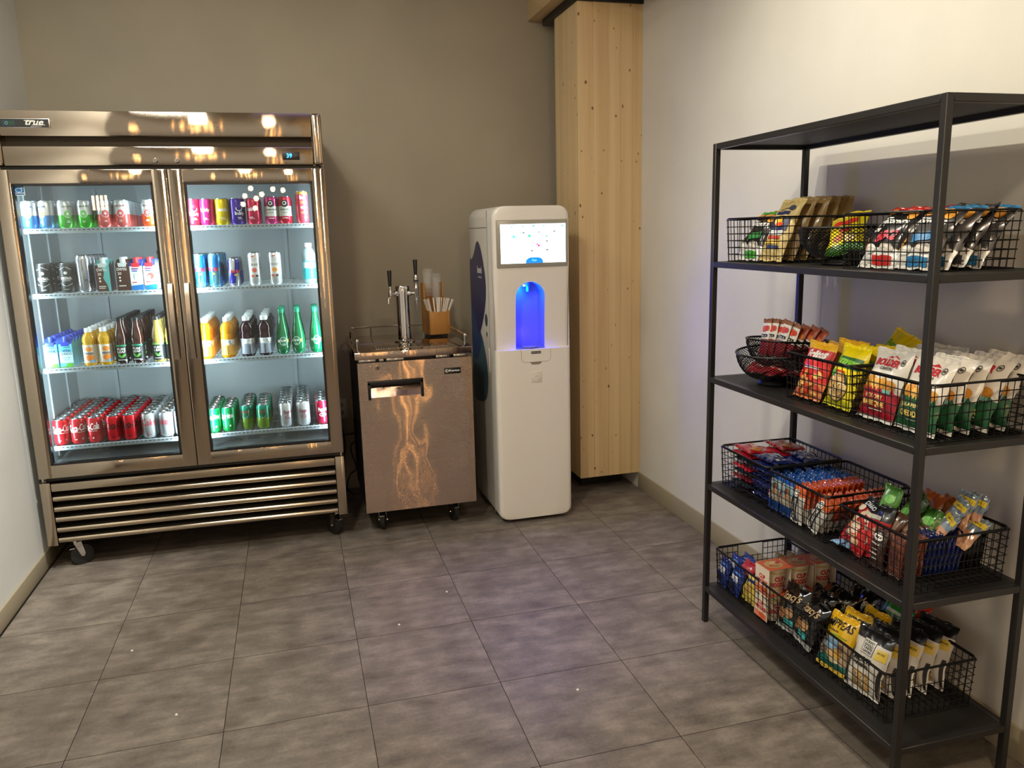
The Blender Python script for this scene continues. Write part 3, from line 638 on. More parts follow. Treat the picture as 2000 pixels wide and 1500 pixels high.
# alcove
al = MB(); za = [z for z in zs if .9375 <= z <= 1.279]; yb_ = .045; M_ALC = mat((112, 114, 128), .4)
for side in (-1, 1):
    rows = [[(AX + side * arch(z), prof(z), z), (AX + side * arch(z) * .98, yb_ - .02, z), (AX + side * arch(z) * .9, yb_, z), (AX, yb_ + .004, z)] for z in za]
    al.add([p for r_ in rows for p in r_], [(i * 4 + k, i * 4 + k + 1, i * 4 + k + 5, i * 4 + k + 4) for i in range(len(rows) - 1) for k in range(3)], M_ALC)
al.add([(AX - .0775, -.05, .9375), (AX + .0775, -.05, .9375), (AX + .0775, yb_, .9375), (AX - .0775, yb_, .9375)], [(0, 1, 2, 3)], M_ALC)
bobj(al, 'alcove')
c = MB(); c.lathe([(.045, .9378), (.045, .943), (.042, .944), (.0001, .943)], M_ALC, 24, (AX, -.015, 0)); bobj(c, 'drip_tray')
c = MB(); c.lathe([(.0001, 1.225), (.010, 1.225), (.012, 1.255), (.02, 1.275)], mat((60, 50, 60), .4), 16, (AX, -.005, 0)); bobj(c, 'nozzle')
c = MB(); c.lathe([(.0001, 1.254), (.006, 1.254), (.006, 1.262)], mat((60, 150, 255), .4, 0, 25.), 12, (AX - .022, -.02, 0)); bobj(c, 'led')
light('dispenser_led', 'POINT', (AX - .01, -.022, 1.235), 4.5, (.0, .06, 1.0), shadow_soft_size=.012)
light('dispenser_led', 'POINT', (AX, -.03, 1.0), 1.2, (.02, .012, 1.0), shadow_soft_size=.02)
# screen
c = MB(); c.rbox((2.179, -.0765, 1.353), (2.5655 - .012, -.068, 1.587), mat((150, 146, 132), .25), .004); sp = bobj(c, 'screen_bezel')
c = MB(); c.box((2.200, -.0775, 1.373), (2.541, -.0764, 1.566), mat((232, 246, 255), .4, 0, 1.9)); scn = bobj(c, 'touchscreen', sp, smooth=False)
bf = lambda s, t, L: (2.200 + s * .341 - 2.366, -.0775 - .2 - L, 1.566 - t * .193)
E1 = 1.0
def sc(px, py): return ((px - 145) / 1645, (py - 222) / 985)
ops = []
G1 = (120, 215, 190); T1 = (95, 215, 225)
def scirc(px, py, r, col): x, y = sc(px, py); ops.append(('c', x, y, r / 1645, r / 985, col, {'e': E1}))
def stext(px, py, w_, h_, s, col): x, y = sc(px, py); ops.append(('t', s, x, y, -h_ / 985 * 1., col, {'e': .6, 'w': w_ / 1645, 'b': .02}))
for p_, q_, r_, cl in ((430, 288, 24, G1), (705, 285, 24, (100, 190, 185)), (975, 285, 60, (190, 240, 240)), (975, 275, 22, (70, 150, 150)), (1238, 270, 24, (110, 200, 190)), (480, 535, 42, (90, 195, 215)), (515, 550, 36, (150, 225, 235)), (915, 525, 34, (215, 240, 232)), (865, 520, 40, (75, 205, 140)), (1260, 515, 42, (180, 235, 228)), (1308, 532, 22, (60, 165, 140)), (1100, 768, 30, (214, 50, 140)), (1062, 732, 22, (170, 50, 120)), (665, 968, 26, (205, 238, 225)), (1055, 955, 26, (175, 230, 208)), (740, 765, 12, (150, 140, 150))): scirc(p_, q_, r_, cl)
for p_, q_, cl in ((722, 440, (70, 80, 90)), (1110, 430, (120, 165, 150)), (1500, 418, (40, 60, 60)), (1310, 662, (70, 75, 100)), (925, 672, (210, 180, 180)), (925, 898, (80, 85, 95)), (1315, 884, (50, 70, 70)), (270, 505, (205, 235, 232))):
    x, y = sc(p_, q_); ops.append(('r', x, y, .036, .03, cl, {'e': .6}))
x, y = sc(1708, 282); ops.append(('r', x, y, .035, .06, (150, 190, 200), {'e': .7}))
x0, y0 = sc(765, 1207); x1, y1 = sc(1205, 1060); pts = [(x0, 1.0), (x1, 1.0)]
for k in range(9): a = PI * k / 16; pts.append((x1 - .09 * (1 - math.cos(a)), 1.0 - (.03 + .115 * math.sin(a)) if k else .97))
for k in range(9): a = PI / 2 - PI * k / 16; pts.append((x0 + .09 * (1 - math.cos(a)), 1.0 - (.03 + .115 * math.sin(a))))
ops.append(('p', pts, (10, 110, 215), {'e': 1.2}))
stext(985, 1135, 120, 55, 'Pour', (150, 235, 255))
link('screen_graphics', art(ops, bf, lift0=.0002, dl=.00004), scn)
# lower hatch, label, emblem
c = MB(); hz = []
x0, x1, z0, z1, r0 = 2.297, 2.455, .866, .933, .022
pts = [(x0, z1), (x0, z0 + r0)] + [(x0 + r0 - r0 * math.cos(PI / 2 * k / 6), z0 + r0 - r0 * math.sin(PI / 2 * k / 6)) for k in range(1, 7)] + [(x1 - r0 + r0 * math.sin(PI / 2 * k / 6), z0 + r0 - r0 * math.cos(PI / 2 * k / 6)) for k in range(0, 7)] + [(x1, z1)]
c.tube([(a, -.0698, b) for a, b in pts], .0010, mat((140, 130, 115), .6), 5); bobj(c, 'hatch_seam')
c = MB(); c.prism([(2.342, .867), (2.408, .867), (2.400, .857), (2.392, .853), (2.356, .853), (2.349, .857)], -.071, -.066, mat((130, 120, 106), .6), 'y'); bobj(c, 'finger_notch', smooth=False)
bz = lambda s, t, L: (s - 2.366, -.070 - .2 - L, t)
link('hatch_label', art([('r', 2.376, .915, .052, .013, (42, 36, 34)), ('t', 'Hold to Drain', 2.376, .915, .0055, (220, 214, 205), {'w': .044})], bz), bv)
c = MB(); c.rbox((2.346, -.0722, .758), (2.404, -.0690, .816), mat((214, 206, 194), .4), .012, 3); em = bobj(c, 'emblem')
c = MB(); c.lathe([(.010, 0), (.010, .0015), (.014, .0015), (.014, 0)], mat((232, 226, 216), .4), 20, (2.375, -.0722, .787), 'y'); 
for a in range(4): c.box((2.375 + .020 * math.cos(a * PI / 2) - .003, -.0735, .787 + .020 * math.sin(a * PI / 2) - .003), (2.375 + .020 * math.cos(a * PI / 2) + .003, -.0722, .787 + .020 * math.sin(a * PI / 2) + .003), mat((232, 226, 216), .4))
bobj(c, 'emblem_mark', em)
# left side graphics (plane x = BX0), s = y, t = z
sf = lambda s, t, L: (BX0 - 2.366 - L, s - .2, t)
def smooth(pts, n=6):
    P = []; N = len(pts)
    for i in range(N):
        p0, p1, p2, p3 = [Vector((*pts[(i + k) % N], 0)) for k in (-1, 0, 1, 2)]
        for k in range(n):
            u = k / n; v = .5 * ((2 * p1) + (-p0 + p2) * u + (2 * p0 - 5 * p1 + 4 * p2 - p3) * u * u + (-p0 + 3 * p1 - 3 * p2 + p3) * u ** 3); P.append((v.x, v.y))
    return P
teal = smooth([(.465, .62), (.465, .95), (.40, 1.06), (.30, 1.02), (.20, .95), (.125, .82), (.12, .72), (.17, .64), (.30, .60)])
mid = smooth([(.465, .86), (.468, 1.15), (.45, 1.32), (.40, 1.22), (.30, 1.05), (.245, .97), (.27, .90), (.36, .83)])
navy = smooth([(.468, 1.15), (.468, 1.37), (.42, 1.385), (.36, 1.42), (.30, 1.475), (.24, 1.478), (.17, 1.41), (.115, 1.30), (.11, 1.21), (.15, 1.12), (.225, 1.03), (.29, .99), (.37, 1.05), (.44, 1.13)])
link('side_graphic', art([('p', teal, (70, 104, 118), {'r': .3}), ('p', mid, (26, 62, 116), {'r': .3}), ('p', navy, (18, 26, 84), {'r': .3}), ('c', .118, 1.075, .028, .034, (38, 74, 96), {'r': .2}), ('c', .112, 1.0, .010, .014, (24, 22, 24)),
     ('t', 'bevi', .235, 1.335, .040, (232, 230, 226), {'w': -.10, 'b': .025}), ('r', .228, 1.295, .085, .010, (150, 152, 168))], sf, dl=.0003), bv)
c = MB(); c.box((BX0 - .0012, .050, .03), (BX0 + .001, .053, 1.64), mat((120, 112, 100), .6)); c.box((BX0 - .0012, .053, 1.552), (BX0 + .001, .47, 1.555), mat((110, 102, 92), .6)); bobj(c, 'panel_seam', smooth=False)
c = MB(); c.rbox((BX0 - .004, .068, .80), (BX0 + .002, .088, .93), mat((206, 198, 186), .4), .003); bobj(c, 'side_latch')
for x in (BX0 + .05, BX1 - .05):
    for y in (-.0, .42): c = MB(); c.lathe([(.0001, 0), (.02, 0), (.02, .024)], M_RUB, 14, (x, y, 0)); bobj(c, 'leveling_foot')

# ================================================================== DRINKS
def place(proto, Mx, label, cat, group):
    """proto = (root name, root mesh, [(part name, mesh, [(sub name, mesh)])]); every copy shares mesh data"""
    nm, me, parts = proto
    o = bpy.data.objects.new(nm, me); COL.objects.link(o); o.matrix_world = Mx; tag(o, label, cat, group)
    for pn, pm, subs in parts:
        p = bpy.data.objects.new(pn, pm); COL.objects.link(p); p.parent = o
        for sn, sm in subs:
            s = bpy.data.objects.new(sn, sm); COL.objects.link(s); s.parent = p
    return o
def radial(prof):
    def r(z):
        for (r0, z0), (r1, z1) in zip(prof[:-1], prof[1:]):
            if z0 <= z <= z1 and z1 > z0: return r0 + (r1 - r0) * (z - z0) / (z1 - z0)
        return prof[-1][0]
    return r
def wrap(prof, R):
    rf = radial(prof)
    def fn(s, t, L):
        a = -PI / 2 + s / R; r = rf(t) + L; return (r * math.cos(a), r * math.sin(a), t)
    return fn
def banded(prof, bands, default):
    """split a lathe profile at band heights; bands = [(z0, z1, material)]"""
    zs_ = sorted(set([z for b in bands for z in b[:2]])); out = [prof[0]]
    for (r0, z0), (r1, z1) in zip(prof[:-1], prof[1:]):
        for z in zs_:
            if z0 + 1e-5 < z < z1 - 1e-5: out.append((r0 + (r1 - r0) * (z - z0) / (z1 - z0), z))
        out.append((r1, z1))
    ms = []
    for (r0, z0), (r1, z1) in zip(out[:-1], out[1:]):
        zc = (z0 + z1) / 2; m = default
        for a, b, mm in bands:
            if a <= zc <= b: m = mm
        ms.append(m)
    return out, ms
CANLID = {}
def can(name, R, H, col, bands, ops, metal=.35, rough=.28, lidc=(198, 200, 203)):
    neck = R - .0055; prof = [(.0001, .003), (R * .72, .002), (R * .8, 0), (R, .010), (R, H - .016), (neck + .002, H - .004), (neck + .0015, H - .003)]
    P, ms = banded(prof, [(a, b, mat(c, rough, metal)) for a, b, c in bands], mat(col, rough, metal))
    ms = [M_ALU if (p[1] < .004 and q[1] < .004) else m for p, q, m in zip(P[:-1], P[1:], ms)]
    body = MB(); body.lathe(P, None, 26, ms=ms)
    k = (R, H, lidc)
    if k not in CANLID:
        L = MB(); lm = mat(lidc, .22, 1.); L.lathe([(neck + .0015, H - .0035), (neck + .002, H - .001), (neck + .001, H), (neck - .001, H - .001), (neck - .003, H - .005), (.0001, H - .005)], lm, 26)
        T = MB(); T.rbox((-.008, -.004, H - .0048), (.008, .012, H - .0036), lm, .0005, 1); T.lathe([(.0001, H - .003), (.003, H - .003), (.003, H - .005)], lm, 8)
        CANLID[k] = (L.mesh('lid'), T.mesh('pull_tab'))
    l, t_ = CANLID[k]; parts = [('lid', l, [('pull_tab', t_)])]
    if ops: parts.append(('printed_artwork', art(ops, wrap(prof, R)), []))
    return (name, body.mesh(name), parts)
def bottle(name, prof, bands, col, capz, capr, caph, capc, ops=(), lab=None, rough=.08, trans=0., R=.033, coat=.6, n=26):
    P, ms = banded(prof, [(a, b, mat(c, rg, 0)) for a, b, c, rg in bands], mat(col, rough, 0, 0, trans, coat))
    b = MB(); b.lathe(P, None, n, ms=ms)
    c = MB(); cm = mat(capc, .35); cp = [(capr, capz), (capr, capz + caph - .002), (capr - .002, capz + caph), (.0001, capz + caph)]
    c.lathe(cp, cm, 20)
    parts = [('cap', c.mesh('cap'), [])]
    if lab:
        z0, z1, lc, lops = lab; rf = radial(prof); L = MB(); L.lathe([(rf(z0 + (z1 - z0) * k / 5) + .0006, z0 + (z1 - z0) * k / 5) for k in range(6)], mat(lc, .4), 26)
        parts.append(('label', L.mesh('label'), [('printed_artwork', art(lops, wrap(prof, R), lift0=.0012))] if lops else []))
    elif ops: parts.append(('printed_artwork', art(ops, wrap(prof, R)), []))
    return (name, b.mesh(name), parts)

WH = (240, 240, 238)
STD, SL = (.033, .122), (.029, .157)
def cola(col, tx, text='Coca-Cola'):
    return can('soda_can', *STD, col, [], [('t', text, 0, .078, .034, tx, {'sh': .35, 'b': .022, 'w': .092, 'rot': .08}), ('r', 0, .057, .07, .0018, tx), ('r', -.012, .022, .012, .003, tx), ('r', .016, .024, .006, .007, tx)])
P_COLA = cola((206, 22, 34), WH); P_ZERO = cola((206, 22, 34), (18, 14, 14)); 
P_DIET = can('soda_can', *STD, (205, 208, 212), [], [('t', 'Coke', 0, .078, .034, (206, 34, 60), {'b': .01, 'w': .062}), ('r', .0, .02, .02, .002, (206, 34, 60))], .6, .25)
P_SPR = can('soda_can', *STD, (12, 150, 84), [(0, .03, (14, 136, 60))], [('t', 'Sprite', 0, .075, .032, WH, {'sh': .2, 'b': .03, 'w': .066, 'rot': .12}), ('c', .016, .030, .004, .005, WH)])
P_CD = can('soda_can', *STD, (22, 118, 84), [(0, .056, (104, 138, 42)), (.1, .122, (16, 128, 104))], [('p', [(-.021, .098), (0, .104), (.021, .098), (.021, .072), (.012, .062), (0, .057), (-.012, .062), (-.021, .072)], (226, 222, 214)), ('t', 'CANADA', 0, .088, .011, (170, 40, 44), {'w': .034, 'b': .02}), ('t', 'DRY', 0, .073, .012, (28, 96, 60), {'b': .02})])
P_DPD = can('soda_can', *STD, (208, 210, 214), [], [('t', 'Pepper', .002, .074, .028, (120, 22, 52), {'sh': .2, 'b': .02, 'w': .05, 'rot': .12}), ('o', 0, .049, .017, .009, .0022, (120, 22, 52)), ('t', 'Diet', 0, .049, .008, (120, 22, 52))], .55, .25)
P_DPR = can('soda_can', *STD, (158, 20, 54), [], [('t', 'Pepper', .002, .074, .028, WH, {'sh': .2, 'b': .02, 'w': .05, 'rot': .12}), ('o', 0, .049, .017, .009, .0022, WH), ('t', '23', 0, .049, .009, WH)])
def seltzer(col, fr_, txc=(30, 60, 120)):
    ops = [('t', 'spindrift', 0, .094, .012, txc, {'w': .042}), ('c', 0, .062, .0165, .018, (244, 244, 240)), ('c', 0, .062, .0145, .016, fr_), ('c', 0, .062, .004, .0045, (250, 248, 225))]
    ops += [('r', .008 * math.cos(k * PI / 4), .062 + .009 * math.sin(k * PI / 4), .010, .0012, (250, 244, 230), {'rot': k * PI / 4}) for k in range(8)]
    ops += [('r', 0, .030, .010, .002, WH), ('r', 0, .025, .014, .002, WH)]
    return can('seltzer_can', *STD, (216, 219, 222), [(0, .057, col)], ops, .5, .28)
P_SB = seltzer((78, 142, 208), (238, 208, 80)); P_SBO = seltzer((78, 142, 208), (236, 178, 70)); P_SG = seltzer((66, 186, 52), (92, 196, 90), (30, 96, 50)); P_SP = seltzer((232, 112, 106), (206, 40, 76), (140, 30, 60)); P_SO = seltzer((240, 96, 40), (212, 40, 40), (140, 30, 30))
def bub(col, sm=False): return can('sparkling_can', *STD, col, [], ([('o', 0, .075, .016, .014, .004, WH), ('r', 0, .086, .034, .014, col)] if sm else []) + [('t', 'bubly', .002, .068 if not sm else .05, .021, WH, {'b': .03, 'w': .044}), ('r', 0, .032, .018, .003, WH), ('r', .004, .026, .022, .002, WH)])
P_BR, P_BP, P_BY, P_BU, P_BC = bub((214, 46, 74), True), bub((226, 44, 130)), bub((226, 196, 14)), bub((62, 34, 142), True), bub((196, 34, 74))
def komb(col): return can('kombucha_can', .031, .128, col, [(.035, .082, (222, 222, 216))], [('c', 0, .094, .017, .017, (22, 22, 24)), ('o', -.001, .096, .009, .009, .003, WH), ('t', 'KOMBUCHA', 0, .066, .009, (30, 70, 60), {'w': .046, 'b': .02}), ('r', 0, .052, .024, .003, (120, 130, 125)), ('r', 0, .026, .026, .003, WH)])
P_K1, P_K2 = komb((190, 40, 110)), komb((196, 28, 56))
P_TALL = can('sparkling_can', .0295, .152, (228, 84, 104), [(.136, .152, (236, 178, 80))], [('t', 'be', -.006, .122, .020, WH, {'b': .03}), ('r', 0, .098, .034, .012, (240, 120, 80)), ('r', 0, .074, .030, .010, (246, 224, 210)), ('r', 0, .05, .034, .010, (240, 110, 80)), ('c', .006, .028, .008, .008, WH)])
P_NIT = can('coffee_can', .032, .134, (30, 29, 30), [], [('r', 0, .062, .05, .002, WH), ('c', 0, .09, .0075, .007, (225, 225, 222)), ('t', 'NITRO', 0, .066, .012, WH, {'w': .042, 'b': .03}), ('r', 0, .055, .034, .0025, (200, 200, 198)), ('r', -.013, .111, .026, .0014, WH, {'rot': .5}), ('r', .013, .111, .026, .0014, WH, {'rot': -.5}), ('r', -.013, .036, .026, .0014, WH, {'rot': -.5}), ('r', .013, .036, .026, .0014, WH, {'rot': .5}), ('r', 0, .016, .02, .002, (200, 200, 198))], .0, .42)
P_SIL = can('coffee_can', .0315, .166, (186, 188, 194), [(.15, .166, (210, 212, 216))], [('r', -.008, .12, .006, .05, (120, 124, 140)), ('r', .012, .07, .008, .06, (96, 96, 110)), ('c', .004, .055, .006, .004, (40, 44, 90))], .75, .2)
def rb(R, H, a, b):
    ops = []
    for k in range(6):
        s = (k - 2.5) * .0305; lo = k % 2 == 0
        ops.append(('r', s, H * .28 if lo else H * .75, .030, H * .48 if lo else H * .40, a, {'skew': .12, 'm': .4, 'r': .25}))
    ops += [('t', 'Red Bull', 0, H * .53, H * .12, (214, 30, 60), {'w': .046, 'b': .03}), ('c', 0, H * .40, .007, .005, (236, 196, 60))]
    return can('energy_can', R, H, b, [], ops, .6, .22)
P_RB, P_RBS = rb(.029, .158, (30, 120, 200), (120, 186, 214)), rb(.0265, .134, (24, 30, 150), (188, 190, 198))
def cels(fc): return can('energy_can', .029, .157, (222, 224, 226), [(0, .045, (196, 200, 202))], [('r', -.002, .139, .018, .005, (226, 84, 40), {'rot': .3}), ('o', 0, .124, .010, .008, .002, (180, 180, 184)), ('t', 'CELSIUS', 0, .100, .010, (90, 90, 96), {'w': .038}), ('c', 0, .073, .012, .011, fc), ('r', .010, .046, .012, .010, (60, 62, 60)), ('r', -.010, .046, .014, .010, (214, 90, 50))], .3, .3)
P_C1, P_C2 = cels((222, 110, 90)), cels((240, 150, 50))

def carton(name, w_, d_, h_, body, capc, ops, roofc):
    b = MB(); z1 = h_ - .022; zt = h_ - .010
    b.add([(-w_ / 2, -d_ / 2, 0), (w_ / 2, -d_ / 2, 0), (w_ / 2, d_ / 2, 0), (-w_ / 2, d_ / 2, 0), (-w_ / 2, -d_ / 2, z1 - .012), (w_ / 2, -d_ / 2, z1 - .012), (w_ / 2, d_ / 2, zt), (-w_ / 2, d_ / 2, zt)],
          [(0, 3, 2, 1), (0, 1, 5, 4), (1, 2, 6, 5), (2, 3, 7, 6), (3, 0, 4, 7)], mat(body, .35)); b.add([(-w_ / 2, -d_ / 2, z1 - .012), (w_ / 2, -d_ / 2, z1 - .012), (w_ / 2, d_ / 2, zt), (-w_ / 2, d_ / 2, zt)], [(0, 1, 2, 3)], mat(roofc, .35))
    c = MB(); c.lathe([(.0125, z1 - .008), (.0125, h_ - .002), (.011, h_), (.0001, h_)], mat(capc, .35), 18, (0, -.002, 0)); c.prism([(-.016, z1 - .022), (.016, z1 - .022), (.019, z1 - .004), (-.019, z1 - .004)], -d_ / 2 - .0012, -d_ / 2 + .012, mat(capc, .35), 'y')
    return (name, b.mesh(name, smooth=False), [('cap', c.mesh('cap'), []), ('printed_artwork', art(ops, lambda s, t, L: (s, -d_ / 2 - L, t)), [])])
P_VC = carton('coconut_water_carton', .056, .05, .142, (104, 196, 226), (38, 62, 180), [('r', 0, .045, .056, .05, (196, 232, 236)), ('c', .012, .010, .016, .010, (110, 184, 70)), ('p', [(-.028, .0), (.028, 0), (.028, .012), (.01, .010), (-.01, .006), (-.028, .002)], (96, 178, 70)), ('p', [(-.016, .088), (-.004, .094), (.012, .095), (.022, .09), (.008, .09)], (30, 140, 110)), ('t', 'VITA', .003, .076, .013, (28, 52, 92), {'w': .036, 'b': .03}), ('t', 'COCO', .003, .062, .011, (28, 52, 92), {'w': .044, 'b': .03}), ('t', 'Coconut', 0, .046, .009, (60, 130, 150), {'sh': .4, 'w': .036}), ('r', 0, .034, .026, .002, (90, 150, 170))], (54, 76, 190))
P_OW = carton('protein_carton', .058, .05, .153, (92, 60, 50), (214, 224, 226), [('p', [(.029, 0), (.029, .12), (-.002, .12), (.006, .09), (.0, .06), (.014, .03), (.02, 0)], (104, 190, 190)), ('t', 'OWYN', -.004, .098, .014, WH, {'w': .042, 'b': .02}), ('t', '20', -.014, .079, .012, WH), ('c', -.014, .06, .0045, .0045, WH), ('c', -.014, .046, .0045, .0045, WH), ('r', -.006, .022, .030, .004, WH), ('r', -.008, .014, .026, .003, WH)], (120, 196, 196))
P_OW2 = carton('protein_carton', .058, .05, .153, (78, 48, 38), (214, 224, 226), [('t', 'OWYN', -.004, .098, .014, WH, {'w': .042, 'b': .02}), ('t', '20', -.014, .079, .012, WH), ('c', -.014, .06, .0045, .0045, WH), ('c', -.014, .046, .0045, .0045, WH), ('r', -.006, .022, .030, .004, WH)], (92, 62, 50))
def pp(fc): return carton('protein_carton', .054, .045, .15, (236, 238, 240), (214, 46, 58), [('p', [(-.027, 0), (.027, 0), (.027, .026), (-.027, .020)], (28, 120, 196)), ('p', [(-.027, .11), (.027, .112), (.027, .124), (-.027, .124)], (30, 60, 170)), ('r', -.004, .098, .03, .006, (120, 60, 140)), ('r', -.006, .088, .024, .005, (60, 70, 170)), ('c', .004, .064, .014, .015, fc), ('c', -.002, .060, .006, .008, (236, 230, 224)), ('r', -.01, .036, .02, .004, (200, 40, 60))], (60, 90, 190))
P_PP1, P_PP2 = pp((206, 216, 208)), pp((196, 84, 76))
def pet(col, lab, capc, name='juice_bottle', H=.175, R=.0315, rough=.1, trans=.25):
    k = H / .175; prof = [(.0001, .002), (R * .85, 0), (R, .008), (R, .050 * k), (R * .96, .056 * k), (R, .062 * k), (R, .100 * k), (R * .93, .104 * k), (R, .112 * k), (R * .98, .128 * k), (R * .70, .146 * k), (.0155, .153 * k), (.0155, .157 * k)]
    return bottle(name, prof, [], col, .156 * k, .0175, .019 * k, capc, lab=lab, rough=rough, trans=trans, R=R)
P_OJ = pet((236, 180, 30), (.014, .098, (226, 214, 196), [('c', 0, .078, .016, .012, (240, 150, 60)), ('r', 0, .058, .034, .010, (120, 120, 130)), ('c', .002, .038, .018, .015, (242, 140, 40)), ('r', .012, .022, .020, .012, (130, 180, 220))]), (236, 238, 240))
def vw(col, lc): return pet(col, (.012, .088, lc, [('r', 0, .074, .062, .026, (240, 242, 242)), ('t', '0', .006, .076, .015, (70, 80, 90)), ('r', -.008, .078, .008, .010, (190, 200, 205)), ('r', .012, .066, .010, .003, (90, 100, 105)), ('t', 'vitamin', -.006, .034, .007, (30, 30, 34), {'rot': PI / 2, 'b': .03, 'w': .044})]), (232, 236, 238), 'vitamin_water_bottle', .195, .033)
P_VW, P_VD = vw((236, 156, 20), (240, 178, 74)), vw((44, 14, 22), (150, 160, 178))
P_AQ = pet((196, 226, 232), (.004, .108, (64, 212, 222), [('r', 0, .088, .064, .028, (236, 246, 246)), ('r', 0, .09, .02, .004, (150, 200, 205))]), (240, 243, 245), 'vitamin_water_bottle', .195, .034, .1, .5)
tp = [(.0001, .002), (.026, 0), (.0285, .008), (.0285, .088), (.0265, .104), (.0295, .118), (.024, .150), (.0155, .176), (.0145, .196), (.0145, .2)]
def tea(col, acc): return bottle('tea_bottle', tp, [], col, .199, .0165, .016, (26, 26, 28), lab=(.010, .090, (20, 24, 26), [('r', 0, .086, .058, .008, acc), ('t', 'PURE', 0, .070, .011, WH, {'w': .034, 'b': .03}), ('t', 'LEAF', 0, .057, .011, WH, {'w': .034, 'b': .03}), ('c', -.008, .038, .0055, .012, (80, 180, 70), {'rot': .7}), ('c', .008, .038, .0055, .012, (110, 200, 90), {'rot': -.7}), ('r', 0, .019, .036, .003, WH), ('c', .016, .016, .005, .005, (220, 226, 220))]), rough=.06, R=.0285, coat=1)
P_T1, P_T2 = tea((62, 26, 16), (40, 150, 110)), tea((150, 130, 62), (120, 196, 80))
pp_ = [(.0001, .004), (.02, 0), (.029, .010), (.0325, .035), (.0325, .065), (.029, .098), (.021, .140), (.0145, .175), (.0125, .195), (.0125, .205)]
P_PER = bottle('sparkling_bottle', pp_, [], (16, 140, 84), .203, .0145, .020, (20, 150, 110), ops=[('r', 0, .066, .060, .012, (220, 226, 200)), ('c', 0, .064, .0185, .022, (232, 238, 236)), ('c', 0, .064, .0165, .020, (14, 128, 86)), ('t', 'Perrier', 0, .068, .013, WH, {'w': .026, 'b': .03, 'rot': .12}), ('c', 0, .050, .006, .004, (180, 214, 190)), ('r', .024, .066, .010, .016, (226, 206, 80))], rough=.05, trans=.35, R=.0325, coat=1)
gp = [(.0001, .002), (.029, 0), (.031, .008), (.031, .10), (.029, .115), (.018, .14), (.0165, .158), (.0165, .162)]
P_GRN = bottle('juice_bottle', gp, [], (70, 78, 34), .160, .0195, .018, (40, 40, 36), lab=(.012, .085, (150, 200, 196), [('r', 0, .05, .03, .03, (220, 230, 226))]), R=.031)

def files(zi, spec, side):
    z = SH[zi] + .0005; shelf = ['top', 'second', 'third', 'bottom'][zi] + ' shelf'; door_ = side + ' door'
    for x, n, proto, desc, pos, cat, dy, y0, yaw in spec:
        for k in range(n):
            jx, jy = (rnd.uniform(-.0015, .0015), rnd.uniform(-.001, .001)) if k else (0, 0)
            a = yaw if k == 0 else rnd.uniform(-.6, .6) if 'carton' not in proto[0] else 0
            lb = desc + (', %s from front' % ORD[k] if k else ', frontmost' if n > 1 else '') + (', ' + pos if pos else '') + ', ' + shelf + ', ' + door_
            place(proto, Matrix.Translation(FP(x + jx, y0 + k * dy + jy, z)) @ Matrix.Rotation(a + FR, 4, 'Z'), lb, cat, desc + ' on ' + shelf + ' behind ' + door_)
d = .0675; Y0 = .132
files(0, [(.077, 2, P_SB, 'blue and silver seltzer can', 'leftmost file', 'can', d, Y0, 0), (.148, 2, P_SBO, 'blue and silver seltzer can', 'second file', 'can', d, Y0, -.5), (.223, 3, P_SG, 'green and silver seltzer can', 'left green file', 'can', d, Y0, .5), (.304, 2, P_SG, 'green and silver seltzer can', 'right green file', 'can', d, Y0, 0), (.384, 5, P_SP, 'pink and silver seltzer can', 'left pink file', 'can', d, Y0, .3), (.457, 6, P_SP, 'pink and silver seltzer can', 'right pink file', 'can', d, Y0, 0), (.574, 4, P_SO, 'orange and silver seltzer can', '', 'can', d, Y0, -.1)], 'left')
files(0, [(.763, 2, P_BR, 'red sparkling can', 'leftmost file', 'can', d, Y0, .3), (.828, 2, P_BP, 'magenta sparkling can', '', 'can', d, Y0, -.3), (.894, 2, P_BY, 'yellow sparkling can', '', 'can', d, Y0, .1), (.960, 2, P_BU, 'purple sparkling can', '', 'can', d, Y0, .4), (1.036, 3, P_BC, 'raspberry red sparkling can', '', 'can', d, Y0, -.3), (1.117, 3, P_K1, 'magenta kombucha can', '', 'can', .064, Y0, 0), (1.181, 4, P_K2, 'crimson kombucha can', '', 'can', .064, Y0, 0), (1.262, 4, P_TALL, 'tall coral sparkling can', '', 'can', .061, Y0, .3)], 'right')
files(1, [(.103, 4, P_NIT, 'black coffee can', 'left black file', 'can', .066, Y0, 0), (.198, 4, P_NIT, 'black coffee can', 'right black file', 'can', .066, Y0, 0), (.268, 6, P_SIL, 'tall silver coffee can', '', 'can', .065, Y0, .3), (.351, 2, P_OW, 'brown and teal protein carton', '', 'carton', .054, Y0, 0), (.436, 2, P_OW2, 'dark brown protein carton', '', 'carton', .054, Y0, 0), (.493, 3, P_PP1, 'white red-capped protein carton with pale picture', '', 'carton', .05, Y0 - .002, 0), (.551, 2, P_PP2, 'white red-capped protein carton with red picture', '', 'carton', .05, Y0 - .002, 0), (.583, 1, P_GRN, 'green juice bottle behind the red-capped cartons', '', 'bottle', .07, Y0 + .13, 0)], 'left')
files(1, [(.768, 4, P_RB, 'tall pale blue energy can', 'left blue file', 'can', .06, Y0, .2), (.838, 6, P_RB, 'tall pale blue energy can', 'right blue file', 'can', .06, Y0, -.2), (.923, 4, P_RBS, 'short navy and silver energy can', '', 'can', .056, Y0, .3), (1.018, 2, P_C1, 'white energy can with pink fruit', '', 'can', .06, Y0, 0), (1.112, 2, P_C2, 'white energy can with orange fruit', '', 'can', .06, Y0, 0), (1.276, 1, P_AQ, 'aqua blue water bottle with white cap', '', 'bottle', .07, Y0 + .02, 0)], 'right')
